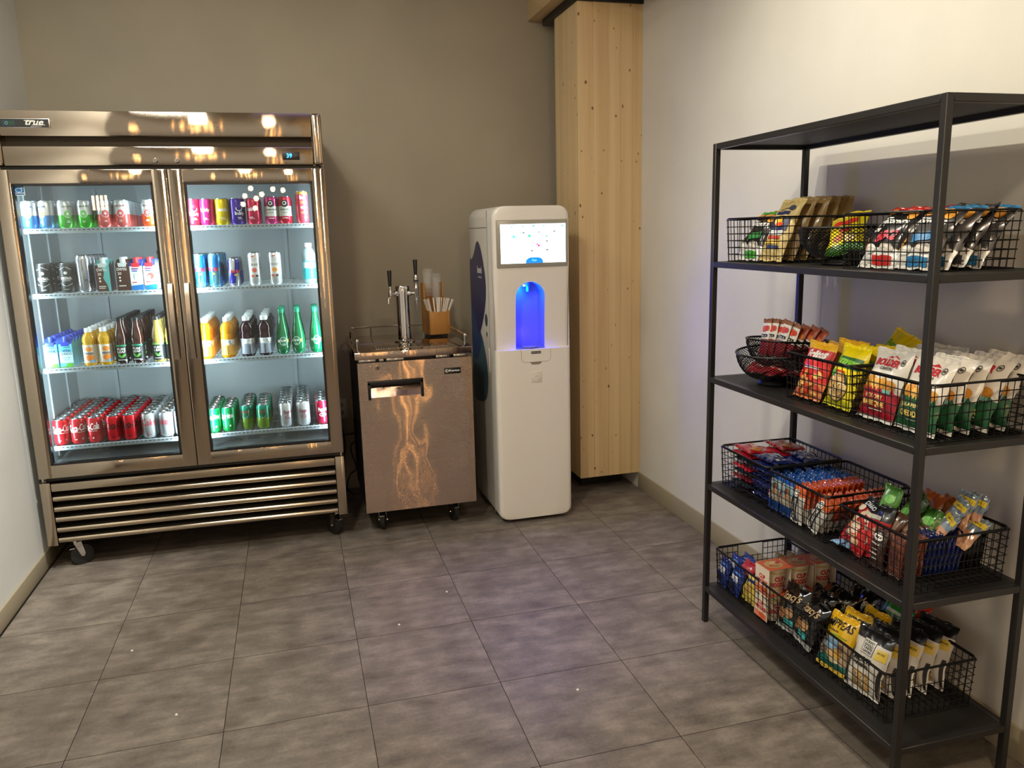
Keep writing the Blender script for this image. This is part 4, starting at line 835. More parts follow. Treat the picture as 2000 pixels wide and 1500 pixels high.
files(2, [(.091, 7, P_VC, 'light blue coconut water carton', 'leftmost file', 'carton', .053, Y0, 0), (.154, 7, P_VC, 'light blue coconut water carton', 'second file', 'carton', .053, Y0, 0), (.253, 7, P_OJ, 'orange juice bottle', 'left orange file', 'bottle', .065, Y0, 0), (.317, 7, P_OJ, 'orange juice bottle', 'right orange file', 'bottle', .065, Y0, .3), (.388, 8, P_T1, 'dark tea bottle', 'left dark file', 'bottle', .0605, Y0, .1), (.459, 8, P_T1, 'dark tea bottle', 'right dark file', 'bottle', .0605, Y0, -.1), (.550, 7, P_T2, 'pale green tea bottle', 'left pale file', 'bottle', .0605, Y0, 0), (.610, 6, P_T2, 'pale green tea bottle', 'right pale file', 'bottle', .0605, Y0, .2)], 'left')
files(2, [(.766, 6, P_VW, 'orange vitamin drink bottle', 'left orange file', 'bottle', .068, Y0, .4), (.866, 5, P_VW, 'orange vitamin drink bottle', 'right orange file', 'bottle', .068, Y0, .1), (.956, 6, P_VD, 'dark berry vitamin drink bottle', 'left dark file', 'bottle', .068, Y0, .5), (1.039, 7, P_VD, 'dark berry vitamin drink bottle', 'right dark file', 'bottle', .068, Y0, .1), (1.122, 4, P_PER, 'green sparkling water bottle', 'left green file', 'bottle', .0675, Y0, .1), (1.197, 4, P_PER, 'green sparkling water bottle', 'middle green file', 'bottle', .0675, Y0, -.3), (1.283, 4, P_PER, 'green sparkling water bottle', 'right green file', 'bottle', .0675, Y0, .1)], 'right')
files(3, [(.083, 8, P_COLA, 'red white-script soda can', 'leftmost file', 'can', d, Y0, .3), (.157, 8, P_COLA, 'red white-script soda can', 'second file', 'can', d, Y0, .2), (.229, 7, P_COLA, 'red white-script soda can', 'third file', 'can', d, Y0, -.6), (.310, 8, P_ZERO, 'red black-script soda can', 'left black-script file', 'can', d, Y0, .5), (.383, 7, P_ZERO, 'red black-script soda can', 'right black-script file', 'can', d, Y0, .4), (.467, 7, P_DIET, 'silver red-lettered soda can', 'left silver file', 'can', d, Y0, .2), (.546, 8, P_DIET, 'silver red-lettered soda can', 'middle silver file', 'can', d, Y0, -.6), (.6155, 7, P_DIET, 'silver red-lettered soda can', 'right silver file', 'can', d, Y0, .3)], 'left')
files(3, [(.767, 5, P_SPR, 'bright green soda can', 'left bright green file', 'can', d, Y0, -.2), (.836, 4, P_SPR, 'bright green soda can', 'right bright green file', 'can', d, Y0, -.3), (.921, 5, P_CD, 'two-tone green ginger ale can', 'left file', 'can', d, Y0 + .015, -.3), (1.000, 5, P_CD, 'two-tone green ginger ale can', 'right file', 'can', d, Y0, -.1), (1.107, 7, P_DPD, 'silver maroon-script soda can', 'left silver file', 'can', d, Y0, .4), (1.193, 7, P_DPD, 'silver maroon-script soda can', 'right silver file', 'can', d, Y0, .1), (1.285, 4, P_DPR, 'maroon white-script soda can', '', 'can', d, Y0, .1)], 'right')

# ================================================================== SNACK RACK
SR = -.0121; RX, RY = 2.655, -1.318
def RP(x, y, z):
    v, u = x - RX, RY - y; c, s = math.cos(SR), math.sin(SR); return Vector((RX + v * c + u * s, RY - u * c + v * s, z))
rk = thing('snack_rack', 'open black metal shelving rack stocked with snacks against the white wall', 'shelving rack', (RX, RY, 0), SR)
RL, RW, PT = 1.0476, .380, .020
LV = [1.8161, 1.4072, .9847, .5714, .1546]
M_RK = mat((44, 42, 42), .38, .4)
for u in (0, RL - PT):
    for v in (0, RW - PT):
        MB().rbox((v, -u - PT, 0), (v + PT, -u, LV[0]), M_RK, .0015, 1).obj('post', rk)
for k, z in enumerate(LV):
    MB().box((.003, -RL + .003, z - .006), (RW - .003, -.003, z - .0005), M_PANEL).obj('shelf_board', rk, smooth=False)
    h = .020
    for a, b in (((0, -RL + PT), (PT, -PT)), ((RW - PT, -RL + PT), (RW, -PT)), ((PT, -PT), (RW - PT, 0)), ((PT, -RL), (RW - PT, -RL + PT))):
        MB().rbox((a[0], a[1], z - h), (b[0], b[1], z), M_RK, .0015, 1).obj('shelf_rail', rk)

# wire baskets
BXW, BYW, BH = .145, .146, .148
def basket_meshes():
    rim = MB(); a, b, r = BXW + .008, BYW + .006, .022; pts = []
    for cx, cy, a0 in ((a - r, b - r, 0), (-a + r, b - r, PI / 2), (-a + r, -b + r, PI), (a - r, -b + r, 1.5 * PI)):
        for k in range(5): pts.append((cx + r * math.cos(a0 + PI / 2 * k / 4), cy + r * math.sin(a0 + PI / 2 * k / 4), BH))
    rim.tube(pts, .0034, M_WIRE, 6, closed=True)
    g = MB(); n = 13; wr = .0015
    def edge(p, q, r=wr): g.tube([p, q], r, M_WIRE, 4, cap=False)
    for k in range(n + 1):
        t_ = k / n * 2 - 1
        for s in (-1, 1): edge((s * BXW, t_ * BYW * .97, 0), (s * (BXW + .007), t_ * BYW, BH))
        gap = abs(t_) < .36
        for s in (-1, 1): edge((t_ * BXW * .97, s * BYW, 0), (t_ * BXW, s * (BYW + (.003 if gap else .005)), BH * (.67 if gap else 1)))
        edge((t_ * BXW, -BYW, 0), (t_ * BXW, BYW, 0))
    for s in (-1, 1):
        for q in (-1, 1): edge((q * BXW * .385, s * (BYW + .003), BH * .67), (q * BXW * .385, s * (BYW + .005), BH), .002)
    for j in range(7):
        f = j / 6; z = BH * f * .965; ex = BXW + .007 * f; ey_ = BYW + .005 * f
        for s in (-1, 1):
            edge((s * ex, -ey_, z), (s * ex, ey_, z))
            if f > .68:
                edge((-ex, s * ey_, z), (-BXW * .385, s * ey_, z)); edge((BXW * .385, s * ey_, z), (ex, s * ey_, z))
            else: edge((-ex, s * ey_, z), (ex, s * ey_, z))
    for j in range(6): y = (j / 5 * 2 - 1) * BYW; edge((-BXW, y, 0), (BXW, y, 0))
    return rim.mesh('rim'), g.mesh('wire_grid', smooth=False)
B_RIM, B_GRID = basket_meshes()
BX = 2.855
BK = {}
for nm, lv, y, lb in (('A', 1, -1.492, 'upper shelf, far end, holding tan pouches'), ('B', 1, -2.118, 'upper shelf, near end, holding dark popped-chip bags'),
                      ('C', 2, -1.880, 'middle shelf holding yellow corn snack bags'), ('D', 2, -2.190, 'middle shelf, near end, holding white kettle chip bags'),
                      ('E', 3, -1.497, 'fourth shelf, far end, holding stacked blue packets'), ('F', 3, -1.815, 'fourth shelf, centre, holding upright orange bars'), ('G', 3, -2.175, 'fourth shelf, near end, heaped with nut packs and bars'),
                      ('H', 4, -1.480, 'bottom shelf, far end, holding small cookie bags'), ('J', 4, -1.797, 'bottom shelf, centre, holding noodle cups and black bags'), ('I', 4, -2.112, 'bottom shelf, near end, holding yellow puff bags')):
    t = thing('wire_basket', 'black wire basket on ' + lb, 'basket', RP(BX, y, LV[lv] + .0015), SR, 'wire baskets on the rack')
    link('rim', B_RIM, t); link('wire_grid', B_GRID, t); BK[nm] = (lv, y)

# wire mesh bowls
def bowl_proto(R, H, rb_, base_h=.018):
    prof = [(rb_ + (R - rb_) * math.sin(PI / 2 * k / 8) ** .9, base_h + (H - base_h) * (1 - math.cos(PI / 2 * k / 8)) ** .9) for k in range(9)]
    g = MB(); n = 62
    for s in (-1, 1):
        for k in range(n):
            P = []
            for j, (r, z) in enumerate(prof):
                a = 2 * PI * k / n + s * j * .17; P.append((r * math.cos(a), r * math.sin(a), z))
            g.tube(P, .0012, M_WIRE, 3, cap=False)
    for k in range(10):
        a = 2 * PI * k / 10; g.tube([(0, 0, base_h), (rb_ * math.cos(a), rb_ * math.sin(a), base_h)], .0012, M_WIRE, 3, cap=False)
    rim = MB(); rim.tube([(R * math.cos(2 * PI * k / 40), R * math.sin(2 * PI * k / 40), H) for k in range(40)], .0038, M_WIRE, 6, closed=True)
    b = MB(); b.lathe([(rb_ * 1.08, 0), (rb_ * 1.12, .003), (rb_, base_h), (rb_ - .004, base_h), (rb_ * 1.0, .003), (rb_ * 1.08, 0)], M_WIRE, 28)
    b.lathe([(.0001, base_h - .001), (rb_, base_h - .001)], M_WIRE, 28)
    return g.mesh('wire_mesh', smooth=False), rim.mesh('rim'), b.mesh('base_ring')
BW = bowl_proto(.140, .112, .062)
def bowl(x, y, z, lab, tx=0, ty=0):
    t = thing('mesh_bowl', lab, 'bowl', RP(x, y, z), 0, 'black mesh bowls'); t.rotation_euler = (tx, ty, 0)
    for n, m in zip(('wire_mesh', 'rim', 'base_ring'), BW): link(n, m, t)
bowl(2.84, -1.815, LV[1] + .001, 'black mesh bowl between the two baskets on the upper shelf')
bowl(2.812, -1.530, LV[2] + .004, 'lower black mesh bowl of red packets on the middle shelf', 0, -.05)
bowl(2.845, -1.525, LV[2] + .040, 'upper black mesh bowl of white fruit bars, nested in another', -.04, .06)

# ------------------------------------------------------------------ bags
def bagsurf(w_, h_, t_, seed, pleat=1.0):
    q = random.Random(seed); a1, a2, a3, a4 = [q.uniform(0, 6.28) for _ in range(4)]; bend = q.uniform(-.05, .06) * h_ * .8; sk = q.uniform(-.02, .02)
    def P(s, z, side=1, L=0):
        u = max(-1, min(1, s / (w_ / 2))); v = max(0, min(1, z / h_)); e = max(0, min(1, (v - .055) / .89))
        f = math.sin(PI * e) ** .55 if 0 < e < 1 else 0
        g = max(0, 1 - abs(u) ** 3.6) ** .8
        d = min(v, 1 - v)
        wr = .0016 * pleat * math.sin(7 * u + 9 * v + a1) * g + .0022 * pleat * math.sin(u * 17 + a2) * math.exp(-((d - .07) / .07) ** 2) * g + .0012 * pleat * math.sin(23 * v + 5 * u + a3) * (1 - g) * f
        edge = .0014 * pleat * math.sin(11 * v + a4)
        y = -side * (t_ / 2 * f * g + L + .0004) + wr * (1 if side > 0 else -.6) + bend * ((v - .45) * 2) ** 2 + .004 * math.sin(3 * u + a2) * (v ** 6) * pleat
        x = u * w_ / 2 * (1 - .075 * f) + edge + sk * v * .2
        return (x, y, v * h_)
    return P
def bag(name, w_, h_, t_, bands, ops, seed=1, seal=None, rough=.3, coat=.3, seal2=None, pleat=1.5, metal=0., n=18):
    P = bagsurf(w_, h_, t_, seed, pleat); s0, s1 = .05, .95
    zs_ = sorted(set([h_ * (s0 + (s1 - s0) * k / 22) for k in range(23)] + [b[0] * h_ for b in bands if s0 < b[0] < s1]))
    us = [math.sin(PI / 2 * (2 * k / n - 1)) * .25 + (2 * k / n - 1) * .75 for k in range(n + 1)]
    def colr(v):
        for top, c in bands:
            if v <= top: return c
        return bands[-1][1]
    b = MB()
    for side in (1, -1):
        for za, zb in zip(zs_[:-1], zs_[1:]):
            m = mat(colr((za + zb) / 2 / h_), rough, metal, 0, 0, coat)
            b.add([P(u * w_ / 2, z, side) for z in (za, zb) for u in us], [(k, k + 1, n + 2 + k, n + 1 + k) if side > 0 else (k + 1, k, n + 1 + k, n + 2 + k) for k in range(n)], m)
    def sl(za, zb, c):
        q = MB(); m = mat(c, rough, metal, 0, 0, coat); zz = [za + (zb - za) * k / 3 for k in range(4)]
        vs = [];
        for j, z in enumerate(zz):
            for u in us:
                x, y, z2 = P(u * w_ / 2, z, 1); vs.append((x, y + (.0006 if j % 2 else -.0006), z2 + (.0012 * (1 if int((u + 1) * 20) % 2 else -1) if (z in (0, h_)) else 0)))
        q.add(vs, [(j * (n + 1) + k, j * (n + 1) + k + 1, (j + 1) * (n + 1) + k + 1, (j + 1) * (n + 1) + k) for j in range(3) for k in range(n)], m); return q.mesh('seal', smooth=False)
    parts = [('top_seal', sl(h_ * .948, h_, seal or colr(.99)), []), ('bottom_seal', sl(0, h_ * .052, seal2 or colr(.01)), [])]
    if ops: parts.append(('printed_artwork', art(ops, lambda s, t, L: P(s, t, 1, L), lift0=.0016, dl=.0002), []))
    return (name, b.mesh(name, angle=60), parts)
def put(proto, x, y, z, lab, cat, grp, tilt=.35, yaw=0, roll=0):
    Mx = Matrix.Translation(RP(x, y, z)) @ Matrix.Rotation(-PI / 2 + SR + yaw, 4, 'Z') @ Matrix.Rotation(-tilt, 4, 'X') @ Matrix.Rotation(roll, 4, 'Y')
    return place(proto, Mx, lab, cat, grp)
def flat(proto, x, y, z, lab, cat, grp, yaw=0, rx=0, ry=0):   # lying on its back, text up; bag's own up axis points to +x (wall)
    Mx = Matrix.Translation(RP(x, y, z)) @ Matrix.Rotation(-PI / 2 + SR + yaw, 4, 'Z') @ Matrix.Rotation(-PI / 2 + rx, 4, 'X') @ Matrix.Rotation(ry, 4, 'Y')
    return place(proto, Mx, lab, cat, grp)
def row(protos, x0, dx, n, y, z, desc, grp, tilt=.35, jy=.004, yaw=0, cat='bag', where='', grow=0, jt=.03):
    for k in range(n):
        p = protos[k % len(protos)] if isinstance(protos, list) else protos
        lb = desc + (', %s from front' % ORD[k] if k else ', frontmost') + where
        put(p, x0 + k * dx, y + (rnd.uniform(-jy, jy) if k else 0), z + k * grow, lb, cat, grp, tilt + (rnd.uniform(-jt, jt) if k else 0), yaw + (rnd.uniform(-.05, .05) if k else 0), rnd.uniform(-.03, .03) if k else 0)
z2, z3, z4, z5 = [LV[k] + .006 for k in (1, 2, 3, 4)]
ORG = (232, 160, 62)
def popc(flav, acc, txt, seed, base=(26, 24, 26), lower=(226, 224, 220)):
    return bag('popped_chip_bag', .140, .190, .050, [(.27, lower), (1, base)], [('c', -.035, .165, .018, .014, ORG), ('c', .02, .168, .022, .011, (236, 170, 80)), ('c', .046, .155, .012, .016, ORG), ('t', 'popcorners', 0, .125, .022, WH, {'w': .108, 'b': .03}), ('r', -.022, .141, .03, .004, WH), ('r', -.04, .102, .022, .012, (220, 220, 216)), ('t', txt, .012, .082, .034, acc, {'sh': .3, 'b': .05, 'w': .075, 'rot': .2}), ('c', .03, .05, .024, .014, (206, 200, 190)), ('c', -.03, .045, .02, .014, (236, 232, 226)), ('r', .02, .018, .07, .022, flav), ('c', -.055, .06, .010, .02, ORG)], seed, flav, .25, .4)
PC_G, PC_R, PC_B = popc((66, 170, 40), (40, 130, 60), '~', 1), popc((206, 40, 34), (206, 50, 70), 'BBQ', 2), popc((44, 124, 176), (52, 130, 190), '~', 3, (72, 70, 72)); PC_D = popc((60, 60, 62), (110, 110, 112), '~', 4)
PC_RD = popc((150, 24, 20), (206, 50, 70), 'BBQ', 5)
row([PC_G, popc((206, 130, 40), (206, 130, 40), '~', 8)], 2.735, .052, 3, -1.425, z2, 'black and green popped-chip bag', 'popped-chip bags on the upper shelf', .55, where=', upper shelf, far end')
TAN = (214, 190, 128)
def pouch(seed, body, art_=True):
    o = [('o', 0, .208, .006, .006, .0015, (150, 130, 84)), ('r', 0, .18, .05, .003, (40, 40, 60), {'rot': .1})]
    if art_: o += [('t', '~', 0, .165, .018, (34, 44, 96), {'sh': .3, 'b': .04, 'w': .06}), ('r', 0, .126, .088, .052, (30, 36, 84)), ('c', .002, .132, .024, .015, (244, 190, 40)), ('c', .006, .122, .02, .008, (220, 70, 40)), ('r', 0, .092, .075, .016, (226, 232, 240)), ('r', .0, .076, .06, .010, (206, 60, 50)), ('r', -.004, .060, .07, .012, (240, 200, 96)), ('r', .01, .044, .055, .010, (40, 58, 110)), ('c', .03, .185, .012, .010, (60, 66, 90))]
    return bag('snack_pouch', .115, .225, .046, [(1, body)], o, seed, body, .35, .3)
PO1, PO2 = pouch(11, TAN), pouch(12, (150, 122, 76), False)
row([PO1, PO2, PO2, PO2, PO2], 2.745, .050, 5, -1.553, z2, 'tall tan cheese snack pouch', 'tan pouches on the upper shelf', .44, yaw=.12, where=', upper shelf basket')
row([PC_R, PC_R, PC_RD], 2.728, .056, 4, -2.075, z2, 'black and red popped-chip bag', 'popped-chip bags on the upper shelf', .58, where=', upper shelf, near end')
row([PC_B, PC_B, PC_D], 2.728, .052, 4, -2.205, z2, 'grey and blue popped-chip bag', 'popped-chip bags on the upper shelf', .62, where=', upper shelf, near end')
YB_ = bag('snack_bag', .12, .17, .04, [(.2, (60, 120, 30)), (1, (236, 214, 20))], [('c', -.02, .06, .018, .014, (206, 120, 60)), ('c', .02, .05, .018, .013, (240, 206, 150)), ('c', .0, .085, .02, .012, (196, 60, 40)), ('r', 0, .12, .08, .02, (226, 60, 40))], 21)
put(YB_, 2.80, -1.855, z2 + .025, 'yellow snack bag leaning in the upper shelf mesh bowl', 'bag', None, .75, .3, -.35)

# --- middle shelf
FRT = bag('snack_bag', .128, .185, .045, [(.30, (212, 120, 70)), (.66, (206, 40, 44)), (.86, (214, 60, 46)), (1, (240, 186, 40))], [('r', 0, .142, .118, .034, (200, 30, 40)), ('t', 'Fritos', 0, .142, .030, WH, {'sh': .25, 'b': .05, 'w': .095, 'rot': .08}), ('t', '~', 0, .098, .010, WH, {'w': .07, 'b': .02})] + [('c', random.Random(k).uniform(-.05, .05), .018 + .009 * (k % 8), .013, .007, [(236, 190, 110), (220, 150, 80), (226, 60, 50)][k % 3], {'rot': k}) for k in range(20)], 31)
FUN = bag('snack_bag', .132, .195, .055, [(.12, (206, 200, 40)), (1, (246, 222, 14))], [('r', 0, .136, .118, .036, (36, 110, 50)), ('t', 'Funyuns', 0, .138, .030, (150, 220, 60), {'sh': .2, 'b': .05, 'w': .108, 'rot': -.06}), ('c', 0, .062, .046, .046, (40, 50, 44)), ('c', 0, .062, .043, .043, (224, 186, 120))] + [('o', .024 * math.cos(k * 1.05), .062 + .024 * math.sin(k * 1.05), .016, .013, .005, [(244, 222, 176), (190, 140, 80)][k % 2]) for k in range(7)] + [('c', -.03, .1, .012, .012, (80, 170, 60)), ('t', '~', 0, .107, .008, (200, 60, 30), {'w': .04})], 32)
FUN2 = bag('snack_bag', .132, .19, .05, [(1, (236, 206, 12))], [('t', 'Funyuns', 0, .138, .028, (90, 170, 50), {'sh': .2, 'b': .05, 'w': .104})], 33)
row([FRT, bag('snack_bag', .128, .182, .045, [(1, (200, 150, 60))], [], 36)], 2.738, .056, 3, -1.802, z3, 'red and yellow corn chip bag', 'corn snack bags on the middle shelf', .36, yaw=.05, where=', middle shelf')
row([FUN, FUN2, FUN2, FUN2, FUN2], 2.742, .053, 5, -1.935, z3, 'bright yellow onion ring bag', 'corn snack bags on the middle shelf', .36, yaw=-.05, where=', middle shelf')
put(FUN2, 2.955, -1.86, z3 + .03, 'yellow onion ring bag at the back, tilted against its neighbours', 'bag', 'corn snack bags on the middle shelf', .3, 0, .25)
def boulder(low, l1, l2, seed):
    return bag('kettle_chip_bag', .142, .205, .052, [(.045, (226, 222, 214)), (.40, low), (1, (224, 220, 212))], [('p', [(-.014, .178), (-.004, .185), (.004, .181), (.016, .187), (.03, .178)], (196, 40, 50)), ('t', 'BOULDER', -.002, .164, .022, (196, 36, 50), {'sh': .12, 'b': .05, 'w': .086, 'arc': -.1}), ('t', 'CANYON', .004, .146, .009, (70, 60, 56), {'w': .05, 'b': .02}), ('o', .050, .170, .0075, .0095, .002, (60, 56, 52)), ('r', .050, .170, .008, .006, (60, 56, 52))] + [('c', -.045 + .022 * k, .098 + .006 * (k % 2), .016, .020, [(226, 164, 66), (206, 140, 48), (236, 182, 92)][k % 3], {'rot': .5 * k}) for k in range(5)] + [('p', [(-.066 + .012 * k, .078), (-.060 + .012 * k, .092), (-.054 + .012 * k, .078)], low) for k in range(11)] + [('t', l1, 0, .064, .012, (240, 214, 140), {'w': .07, 'b': .03}), ('t', l2, .0, .044, .017, (240, 206, 110), {'w': .082, 'b': .04}), ('r', .012, .029, .05, .003, (240, 236, 220)), ('r', .044, .082, .024, .012, (120, 180, 170))], seed, (218, 214, 206))
BL_R, BL_G, BL_G2 = boulder((176, 24, 48), 'HICKORY', 'BARBEQUE', 41), boulder((38, 96, 60), 'JALAPENO', 'CHEDDAR', 42), boulder((46, 104, 66), 'JALAPENO', 'CHEDDAR', 43)
row([BL_R, BL_R, BL_R, BL_R], 2.738, .062, 4, -2.100, z3, 'white kettle chip bag with red base', 'kettle chip bags on the middle shelf', .33, where=', middle shelf, near end')
row([BL_G, BL_G2, BL_G, BL_G2, BL_G], 2.742, .056, 5, -2.240, z3, 'white kettle chip bag with green base', 'kettle chip bags on the middle shelf', .33, where=', middle shelf, near end')
# fruit bars in the bowls
FB = bag('fruit_bar', .050, .130, .014, [(.44, (150, 26, 40)), (.88, (238, 234, 226)), (1, (150, 96, 70))], [('c', -.004, .094, .0125, .012, (226, 84, 50)), ('c', .013, .096, .009, .010, (206, 60, 40)), ('r', 0, .070, .040, .010, (26, 24, 24)), ('t', "That's it.", 0, .070, .0065, WH, {'w': .034, 'b': .02}), ('r', -.003, .061, .03, .002, (190, 186, 176)), ('r', -.005, .057, .024, .0016, (190, 186, 176))], 51, (140, 92, 70), .4, .2, pleat=.5)
FB2 = bag('fruit_bar', .050, .130, .014, [(.44, (120, 20, 34)), (.62, (206, 200, 190)), (1, (150, 70, 44))], [('c', -.004, .094, .014, .013, (176, 60, 34)), ('c', .012, .09, .010, .010, (190, 110, 40)), ('r', 0, .070, .040, .010, (26, 24, 24))], 52, (130, 80, 62), .4, .2, pleat=.5)
for k, (x, y, dz, tl, ro, p) in enumerate([(2.775, -1.487, .055, .22, -.10, FB), (2.783, -1.512, .058, .22, -.04, FB), (2.795, -1.530, .056, .22, .02, FB), (2.788, -1.560, .060, .24, .10, FB), (2.800, -1.585, .054, .24, .16, FB), (2.815, -1.597, .050, .26, .2, FB2), (2.830, -1.62, .050, .28, .24, FB2), (2.845, -1.64, .044, .28, .3, FB2)]):
    put(p, x, y, z3 + dz + .035, 'white fruit bar, %s from the left in the upper mesh bowl' % (['first'] + ORD[1:])[k], 'bar', 'fruit bars in the mesh bowl', tl, .0, ro)
RB_ = bag('fruit_bar', .048, .105, .016, [(.4, (150, 20, 36)), (.6, (206, 60, 60)), (1, (176, 26, 44))], [('r', 0, .05, .04, .012, (236, 200, 196)), ('c', 0, .075, .012, .012, (226, 80, 70))], 53, (176, 40, 50), .3, .4, pleat=.6)
for k, (x, y, dz, yw, rx) in enumerate([(2.735, -1.50, .040, .2, .15), (2.742, -1.545, .045, -.2, .2), (2.75, -1.585, .04, .1, .15), (2.77, -1.46, .042, .5, .2), (2.79, -1.61, .042, -.5, .1)]):
    flat(RB_, x - .02, y, z3 + dz, ['red snack packet at the middle front of the lower bowl', 'red snack packet just right of the lower bowl front', 'red snack packet at the right front of the lower bowl', 'red snack packet at the left of the lower bowl', 'red snack packet at the right side of the lower bowl'][k], 'packet', 'red packets in the lower bowl', yw, rx)

# --- fourth shelf
def packet(body, ops, seed, w_=.135, h_=.10, t_=.022, rough=.25, seal=None, name='snack_packet'): return bag(name, w_, h_, t_, [(1, body)], ops, seed, seal or body, rough, .5)
PK_R = packet((176, 24, 44), [('r', -.02, .06, .06, .03, (236, 226, 214)), ('t', '~', -.015, .075, .012, WH, {'w': .06, 'b': .03}), ('t', '~', -.01, .055, .012, (220, 60, 50), {'w': .06, 'b': .03}), ('c', .04, .04, .02, .02, (200, 130, 60))], 61)
PK_N = packet((22, 34, 96), [('t', 'BELVITA', .0, .065, .014, (220, 226, 236), {'w': .07, 'b': .03}), ('r', 0, .04, .06, .004, (150, 160, 190)), ('r', .045, .03, .014, .014, (206, 200, 186))], 62)
PK_N = packet((22, 34, 96), [('r', -.01, .065, .05, .016, (210, 218, 230)), ('r', 0, .04, .06, .004, (150, 160, 190)), ('r', .045, .03, .014, .014, (206, 200, 186))], 62)
PK_O = packet((206, 96, 30), [('c', 0, .05, .03, .025, (230, 160, 70)), ('r', .03, .02, .04, .02, (150, 40, 30))], 63)
PK_D = packet((26, 40, 54), [('r', 0, .05, .05, .02, (60, 80, 90))], 64)
for k in range(7):
    for c_, (y, p, nm) in enumerate(((-1.425, [PK_D, PK_R][k % 2] if k < 6 else PK_O, 'red and cream cookie packet'), (-1.565, PK_N, 'navy cookie packet'))):
        for q, x in enumerate((2.735, 2.865)):
            if (k == 6 and q == 0 and c_ == 0): p = PK_R
            flat(p, x + rnd.uniform(-.006, .006), y + rnd.uniform(-.006, .006), z4 + .012 + k * .0225, '%s, %s up in the %s stack of the far fourth-shelf basket' % (nm, ['lowest', 'second', 'third', 'fourth', 'fifth', 'sixth', 'topmost'][k], ['front', 'back'][q]), 'packet', 'stacked packets on the fourth shelf', rnd.uniform(-.08, .08), rnd.uniform(-.05, .05) - (.10 if k == 6 else 0), rnd.uniform(-.04, .04))
def barp(body, ops, seed, h_=.125, w_=.062, bands=None, t_=.018): return bag('snack_bar', w_, h_, t_, bands or [(1, body)], ops, seed, None, .25, .5, pleat=.6)
CL_B = barp(0, [('r', -.022, .075, .012, .06, (226, 222, 214)), ('t', '~', -.022, .075, .007, (206, 60, 50), {'rot': PI / 2, 'b': .03, 'w': .05}), ('c', .008, .085, .014, .014, (120, 84, 60)), ('c', .014, .07, .012, .010, (196, 150, 110)), ('r', .006, .052, .034, .01, (206, 200, 190))], 71, bands=[(.28, (22, 70, 150)), (.55, (176, 166, 150)), (.86, (136, 170, 186)), (1, (24, 80, 160))])
CL_B2 = barp(0, [('c', .0, .07, .02, .02, (110, 80, 60))], 74, bands=[(.3, (22, 64, 140)), (.6, (120, 110, 100)), (1, (24, 74, 150))])
BD_W = barp(0, [('r', -.006, .055, .024, .10, (24, 34, 46)), ('t', 'BUILDERS', -.006, .045, .013, (226, 222, 214), {'rot': PI / 2, 'b': .04, 'w': .070}), ('c', -.006, .098, .013, .013, WH), ('o', -.006, .098, .009, .009, .0025, (24, 34, 46))], 72, bands=[(.1, (226, 222, 216)), (.72, (206, 202, 196)), (1, (206, 92, 36))])
BD_O = barp(0, [('r', 0, .07, .04, .012, (226, 130, 80))], 73, bands=[(.25, (214, 208, 200)), (.4, (206, 200, 192)), (1, (200, 78, 30))])
row([CL_B, CL_B2], 2.722, .0205, 12, -1.664, z4, 'blue energy bar', 'bars in the centre basket of the fourth shelf', .10, .003, where=', far file, centre basket, fourth shelf', cat='bar')
for k in range(12): put([CL_B, CL_B2][k % 2], 2.724 + k * .0200, -1.729, z4, 'blue energy bar, %s from front, beside the orange bars, fourth shelf' % ORD[k], 'bar', 'bars in the centre basket of the fourth shelf', .10 + rnd.uniform(-.02, .02), rnd.uniform(-.05, .05))
for k in range(12): put(BD_W if k == 0 else BD_O, 2.722 + k * .0200, -1.795, z4, 'orange and white protein bar, %s from front, beside the blue bars' % ORD[k], 'bar', 'bars in the centre basket of the fourth shelf', .12 + rnd.uniform(-.02, .02), rnd.uniform(-.05, .05))
for k in range(11): put(BD_W if k < 2 else BD_O, 2.730 + k * .0210, -1.862, z4, 'orange and white protein bar, %s from front, leaning, near file' % ORD[k], 'bar', 'bars in the centre basket of the fourth shelf', .16 + rnd.uniform(-.03, .03), .05 + rnd.uniform(-.06, .06), .42)
# near basket
NUT = bag('nut_bag', .105, .165, .04, [(.30, (196, 40, 44)), (.8, (206, 60, 56)), (1, (36, 34, 40))], [('c', random.Random(k + 5).uniform(-.04, .04), .03 + .0042 * k, .011, .009, [(236, 206, 176), (226, 170, 130), (206, 50, 50), (244, 226, 206)][k % 4], {'rot': k}) for k in range(24)] + [('t', 'DIAMOND', 0, .145, .013, (226, 230, 240), {'w': .07, 'b': .04}), ('r', .01, .125, .04, .012, (220, 216, 180))], 81)
NUT2 = bag('nut_bag', .105, .16, .04, [(.7, (196, 36, 40)), (1, (30, 28, 32))], [('c', -.02, .05, .018, .016, (236, 206, 176)), ('c', .02, .08, .012, .012, (226, 170, 130)), ('r', 0, .12, .05, .012, (206, 202, 190))], 82)
put(NUT, 2.735, -2.035, z4 + .004, 'red walnut bag leaning at the far front of the near basket', 'bag', 'nut bags on the fourth shelf', .45, .1, .28)
put(NUT2, 2.752, -2.105, z4 + .002, 'red and black nut bag with its base toward the rack front', 'bag', 'nut bags on the fourth shelf', .30, 0, -.10)
BLU_ = packet((120, 160, 200), [], 83, .07, .06, .02)
flat(BLU_, 2.715, -2.02, z4 + .012, 'pale blue packet under the red walnut bag', 'packet', None, .2)
RX_ = barp((66, 42, 34), [('c', 0, .092, .02, .010, WH), ('t', '~', 0, .092, .008, (60, 40, 34), {'w': .024, 'b': .03})] + [('t', s, -.004, .072 - .014 * k, .006, (226, 220, 212), {'w': .036, 'b': .02}) for k, s in enumerate(('~', '~', '~', '~'))], 84, .115, .058)
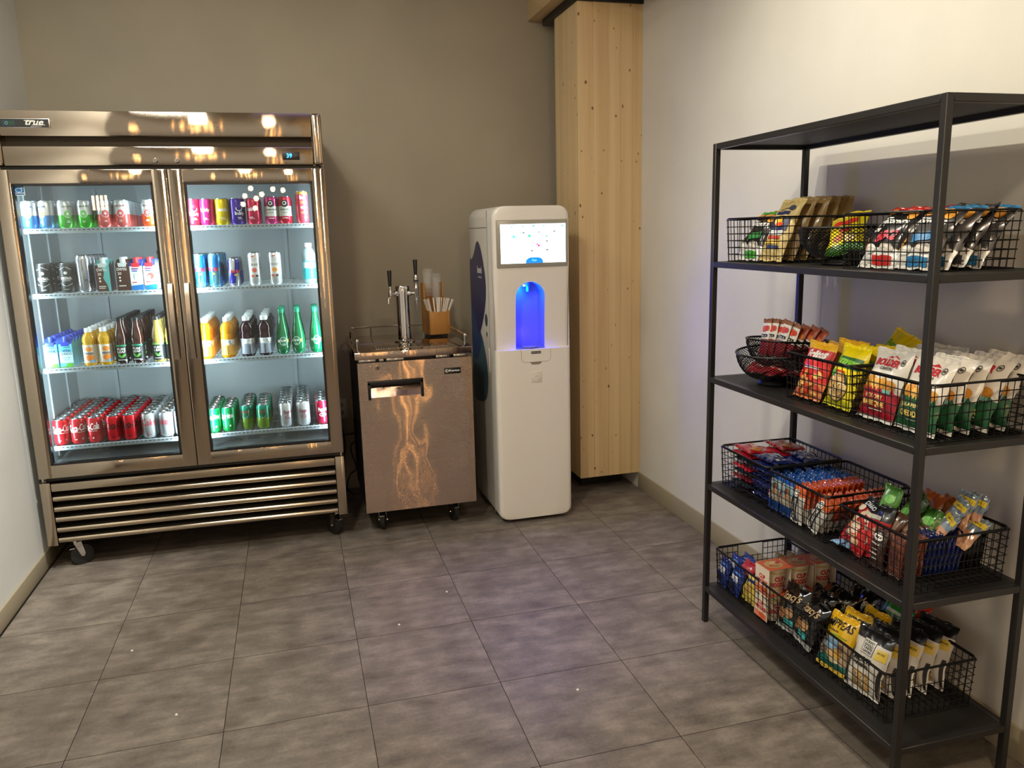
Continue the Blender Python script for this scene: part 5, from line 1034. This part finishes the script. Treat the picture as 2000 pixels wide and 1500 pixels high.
BRN = barp((112, 64, 52), [('r', 0, .06, .03, .05, (90, 50, 42))], 85, .115, .055, t_=.016); NVY = barp((20, 30, 84), [('r', .01, .09, .02, .012, (200, 196, 186)), ('r', 0, .05, .03, .004, (120, 130, 160))], 86, .118, .055, t_=.015); BKB = barp((16, 16, 18), [('r', .012, .095, .016, .012, (190, 186, 178))], 87, .12, .055, t_=.016)
put(RX_, 2.722, -2.165, z4, 'brown protein bar with white ingredient list at the basket front', 'bar', None, .12, -.05)
for k in range(5): put(BRN, 2.735 + k * .0165, -2.222, z4, 'brown bar standing on end, %s in its row' % (['first'] + ORD[1:])[k], 'bar', 'bars standing in the near basket', .06 + .02 * k, 0, .03)
for k in range(8): put(NVY, 2.820 + k * .0150, -2.222, z4, 'navy bar standing on end, %s in its row' % (['first'] + ORD[1:])[k], 'bar', 'bars standing in the near basket', .14 + .015 * k, 0, .03)
for k in range(5): put(BKB, 2.943 + k * .0140, -2.222, z4, 'black bar standing on end, %s in its row' % (['first'] + ORD[1:])[k], 'bar', 'bars standing in the near basket', .16, 0, .03)
BR2 = barp((84, 58, 44), [('r', 0, .08, .03, .03, (130, 100, 76))], 91, .12, .045, t_=.016)
for k, (x, y, dz, tl, ro) in enumerate([(2.765, -2.125, .04, .4, .3), (2.785, -2.14, .045, .45, .35), (2.80, -2.155, .04, .5, .4), (2.775, -2.085, .05, .5, -.1)]): put(BR2, x, y, z4 + dz, 'brown wrapped bar wedged behind the red nut bags, %s from front' % ORD[k], 'bar', 'brown bars among the nut bags', tl, .2, ro)
def nutp(top, seed): return bag('nut_pack', .068, .125, .026, [(.32, (216, 186, 140)), (1, top)], [('c', -.012, .04, .012, .008, (150, 90, 50)), ('c', .012, .032, .012, .009, (232, 206, 160)), ('c', .004, .085, .018, .014, tuple(min(255, int(c * 1.35 + 20)) for c in top))], seed, None, .2, .7)
GN, GN2, GD = nutp((86, 140, 62), 101), nutp((62, 112, 44), 102), nutp((44, 78, 28), 103)
for k, (p, x, y, dz, tl, yw, ro) in enumerate([(GN, 2.80, -2.085, .085, .35, .1, .06), (GN2, 2.815, -2.135, .060, .42, -.2, -.08), (GD, 2.835, -2.125, .085, .45, -.2, .25), (GN2, 2.83, -2.185, .055, .5, .3, .2)]):
    put(p, x, y, z4 + dz, ['pale green nut pack standing tallest in the near basket', 'green nut pack right of the tallest green pack', 'dark green nut pack behind the other green packs', 'green nut pack half hidden by the near rack post'][k], 'pack', 'green nut packs', tl, yw, ro)
OR_ = bag('nut_pack', .085, .13, .03, [(1, (176, 92, 46))], [('c', 0, .08, .03, .03, (196, 120, 60)), ('c', .01, .04, .02, .02, (150, 70, 40))], 104, None, .25, .6)
for k, (x, y, dz) in enumerate([(2.90, -2.11, .065), (2.925, -2.155, .06)]): put(OR_, x, y, z4 + dz, ['orange nut pack behind the green packs, farther one', 'orange nut pack behind the rack post, nearer one'][k], 'pack', 'orange nut packs', .45, 0, .1)
YN = bag('nut_pack', .06, .105, .022, [(.5, (200, 150, 116)), (1, (130, 148, 166))], [('r', 0, .082, .055, .016, (230, 202, 40)), ('c', -.01, .03, .012, .009, (170, 110, 80)), ('r', 0, .082, .03, .003, (120, 110, 40))], 105, (150, 168, 186), .2, .7)
for k, (x, y, dz, tl, yw, ro) in enumerate([(2.862, -2.205, .085, .6, -.2, .35), (2.905, -2.205, .105, .5, -.1, .2), (2.935, -2.215, .115, .4, .1, .1), (2.965, -2.225, .11, .35, .1, .12), (2.915, -2.245, .075, .8, .3, .3)]):
    put(YN, x, y, z4 + dz, 'silver-blue nut pack with yellow band, %s from the rack post' % (['first'] + ORD[1:])[k], 'pack', 'yellow-banded nut packs', tl, yw, ro)

# --- bottom shelf
ORE = bag('cookie_bag', .085, .10, .032, [(1, (20, 52, 140))], [('r', 0, .06, .05, .02, (226, 232, 240)), ('c', 0, .028, .018, .014, (40, 34, 40)), ('r', 0, .08, .06, .005, (90, 140, 210))], 111, None, .2, .6); RIT = bag('cookie_bag', .085, .10, .032, [(.5, (24, 40, 130)), (1, (190, 36, 60))], [('r', 0, .035, .05, .02, (230, 230, 236)), ('c', 0, .07, .02, .012, (206, 60, 70))], 112, None, .2, .6); YEL = bag('cookie_bag', .085, .10, .032, [(1, (232, 206, 90))], [('c', 0, .05, .02, .02, (206, 160, 70)), ('r', 0, .08, .05, .01, (40, 70, 150))], 113, None, .2, .6)
k = 0
for x, y, dz, p, tl, nm in [(2.722, -1.345, 0, ORE, .25, 'blue'), (2.722, -1.432, 0, ORE, .3, 'blue'), (2.735, -1.515, 0, YEL, .3, 'yellow'), (2.76, -1.34, .01, ORE, .4, 'blue'), (2.76, -1.425, .02, RIT, .45, 'red and blue'), (2.765, -1.51, .015, RIT, .45, 'red and blue'), (2.80, -1.345, .01, ORE, .5, 'blue'), (2.81, -1.44, .025, ORE, .8, 'blue')]:
    put(p, x, y, z5 + dz, nm + ' small snack bag, ' + ['far front corner of the far bottom basket', 'second along the front of the far bottom basket', 'front of the far basket, touching the noodle cups', 'behind the far front corner bag', 'second row, middle of far bottom basket', 'second row, beside the noodle cups', 'third row, farthest from noodle cups', 'lying highest, behind the red one'][k], 'bag', 'small snack bags on the bottom shelf', tl, rnd.uniform(-.1, .1), rnd.uniform(-.08, .08)); k += 1
FAM = bag('cookie_bag', .105, .150, .045, [(1, (176, 152, 104))], [('t', 'FAMOUS', 0, .104, .013, (26, 26, 34), {'w': .06, 'b': .04, 'arc': -.3}), ('t', 'Amos', 0, .085, .020, (36, 40, 110), {'sh': .3, 'w': .064, 'b': .05}), ('c', 0, .045, .03, .025, (140, 96, 56))], 114, (170, 146, 98)); FAM2 = bag('cookie_bag', .105, .150, .045, [(1, (166, 142, 94))], [], 115)
row([FAM, FAM2, FAM2, FAM2], 2.855, .048, 4, -1.49, z5 + .004, 'tan cookie bag', 'tan cookie bags on the bottom shelf', .42, yaw=.15, where=', far basket, bottom shelf')
# noodle cups in open sleeves
HC = .098
cp_ = [(.0001, .001), (.032, 0), (.0335, .004), (.0415, HC - .006), (.0425, HC - .004), (.0425, HC - .001), (.0001, HC - .001)]
cupb = MB(); cm_ = mat((226, 212, 186), .5); cupb.lathe(cp_, cm_, 28)
_cf = wrap(cp_, .038)
RED_ = (196, 46, 44)
cup_art = art([('r', 0, .082, .11, .007, (206, 176, 110)), ('t', 'CUP', 0, .060, .019, RED_, {'b': .05, 'w': .038}), ('t', 'NOODLES', 0, .038, .019, RED_, {'b': .05, 'w': .062}), ('r', 0, .020, .07, .0015, (206, 150, 110))], _cf)
slv = MB(); sm_ = mat((224, 210, 190), .55); W2 = .0436; T2 = .0008
slv.box((-W2 - T2, -.040, .004), (-W2, .040, HC), sm_); slv.box((W2, -.040, .004), (W2 + T2, .040, HC), sm_); slv.box((-W2 - T2, -.042, HC), (W2 + T2, .042, HC + T2), mat((226, 110, 66), .5))
slv_m = slv.mesh('paper_sleeve', smooth=False)
slv_a = art([('t', 'CUP', 0, .062, .017, RED_, {'b': .05, 'w': .034}), ('t', 'NOODLES', 0, .043, .017, RED_, {'b': .05, 'w': .062}), ('r', 0, .016, .07, .022, (226, 130, 96)), ('c', .01, .018, .02, .01, (206, 90, 50))], lambda s, t, L: (-W2 - T2 - L, -s, t))
slv_t = art([('c', 0, 0, .034, .030, (216, 176, 116)), ('c', .008, .01, .018, .010, (236, 206, 150)), ('c', -.012, -.008, .012, .009, (206, 110, 70)), ('c', .0, -.014, .016, .007, (190, 140, 80)), ('r', .02, .008, .02, .012, (206, 60, 90), {'rot': .4})], lambda s, t, L: (s, t, HC + T2 + L))
P_NOOD = ('noodle_cup', cupb.mesh('noodle_cup'), [('printed_artwork', cup_art, []), ('paper_sleeve', slv_m, [('printed_artwork', slv_a), ('printed_artwork', slv_t)])])
for i in range(3):
    for j in range(2):
        place(P_NOOD, Matrix.Translation(RP(2.752 + i * .092, -1.640, z5 + j * (HC + .002))) @ Matrix.Rotation(SR + (.04, -.05, .06)[i] * j, 4, 'Z'), ['front', 'middle', 'back'][i] + ' noodle cup in paper sleeve, ' + ['lower', 'upper'][j] + ' of two stacked', 'noodle cup', 'noodle cups on the bottom shelf')
STA = bag('pita_chip_bag', .125, .165, .05, [(.12, (190, 190, 186)), (1, (18, 17, 18))], [('t', "Stacy's", 0, .118, .036, (226, 190, 140), {'sh': .3, 'b': .012, 'w': .092, 'rot': .1}), ('c', .01, .065, .026, .018, (196, 150, 104), {'rot': .3}), ('c', -.025, .058, .014, .02, (160, 110, 70)), ('r', .012, .036, .05, .018, (70, 196, 200)), ('o', -.035, .085, .02, .016, .001, (150, 150, 150))], 121, (18, 17, 18), .15, .8)
STA2 = bag('pita_chip_bag', .125, .16, .05, [(.14, (150, 150, 148)), (1, (18, 17, 18))], [('t', "Stacy's", 0, .115, .034, (206, 170, 124), {'sh': .3, 'b': .012, 'w': .09}), ('c', .0, .06, .02, .014, (150, 110, 70)), ('r', -.02, .035, .03, .014, (50, 150, 156))], 122, (18, 17, 18), .15, .8)
for k, (x, y, dz, tl, yw, ro, p) in enumerate([(2.745, -1.745, .0, .32, .05, -.06, STA), (2.740, -1.822, .0, .42, -.1, .08, STA), (2.80, -1.775, .005, .40, 0, .05, STA2), (2.865, -1.80, .005, .4, .1, 0, STA2), (2.915, -1.825, .015, .42, .05, .06, STA)]):
    put(p, x, y, z5 + dz, 'black pita chip bag, ' + ['front, touching the noodle cups', 'front, nearest the yellow puff bags', 'second row of centre bottom basket', 'third row of centre bottom basket', 'rearmost, against the white wall'][k], 'bag', 'black pita chip bags', tl, yw, ro)
HIP = bag('puff_bag', .118, .180, .045, [(.06, (236, 196, 50)), (.17, (30, 110, 100)), (.55, (196, 170, 140)), (1, (240, 190, 20))], [('t', 'HIPPEAS', 0, .148, .026, (24, 22, 20), {'sh': .1, 'w': .098, 'b': .02}), ('t', 'chickpea', -.02, .124, .010, (30, 26, 22), {'w': .045}), ('r', .01, .113, .06, .004, (120, 170, 40)), ('c', -.01, .085, .030, .018, (140, 180, 214)), ('c', .025, .06, .016, .016, (206, 160, 70)), ('c', -.03, .055, .016, .013, (120, 104, 96)), ('c', .0, .05, .014, .012, (226, 190, 130)), ('c', .03, .08, .012, .014, (130, 100, 80)), ('c', -.02, .035, .02, .010, (40, 130, 118)), ('c', .02, .038, .02, .008, (236, 220, 180))], 131)
row([HIP], 2.730, .058, 3, -1.990, z5, 'yellow chickpea puff bag', 'yellow puff bags on the bottom shelf', .36, yaw=.14, where=', near basket, bottom shelf')
FSG = bag('tortilla_chip_bag', .130, .195, .05, [(.80, (222, 216, 206)), (1, (26, 25, 26))], [('r', .0, .140, .044, .046, (30, 28, 28)), ('r', .0, .140, .041, .043, (236, 232, 224))] + [('t', s, 0, .154 - .0095 * k, .0075, (30, 28, 28), {'w': .036, 'b': .03}) for k, s in enumerate(('FOOD', 'SHOULD', 'TASTE', 'GOOD.'))] + [('r', .045, .132, .032, .030, (232, 200, 70)), ('t', 'MORE', .045, .137, .007, (80, 66, 20), {'w': .022, 'b': .02}), ('t', 'MULTI', -.004, .100, .017, (26, 24, 24), {'w': .062, 'b': .04}), ('t', 'grain', -.004, .082, .017, (26, 24, 24), {'w': .056, 'b': .03})] + [('c', -.02 + .022 * (k % 3), .056 - .016 * (k // 3), .009, .0075, (190, 150, 84)) for k in range(9)] + [('r', -.058, .07, .012, .12, (30, 28, 28)), ('r', .06, .05, .008, .08, (30, 28, 28))], 141, (26, 25, 26))
row([FSG], 2.738, .055, 5, -2.120, z5, 'white and black multigrain chip bag', 'multigrain chip bags on the bottom shelf', .34, yaw=.14, where=', near basket, bottom shelf')
GRB = bag('snack_bag', .125, .17, .035, [(.75, (34, 110, 44)), (1, (40, 124, 50))], [('r', 0, .14, .07, .010, (200, 206, 196)), ('t', '~', -.02, .10, .03, (200, 210, 200), {'w': .05}), ('c', .03, .09, .02, .02, (120, 160, 110))], 151, None, .2, .6); RDB = bag('snack_bag', .125, .17, .03, [(1, (196, 60, 44))], [], 152, None, .2, .6)
put(GRB, 2.905, -1.985, z5 + .03, 'green snack bag behind the yellow puff bags', 'bag', None, .5); put(RDB, 2.955, -2.0, z5 + .045, 'orange-red snack bag against the wall behind the green one', 'bag', None, .5)
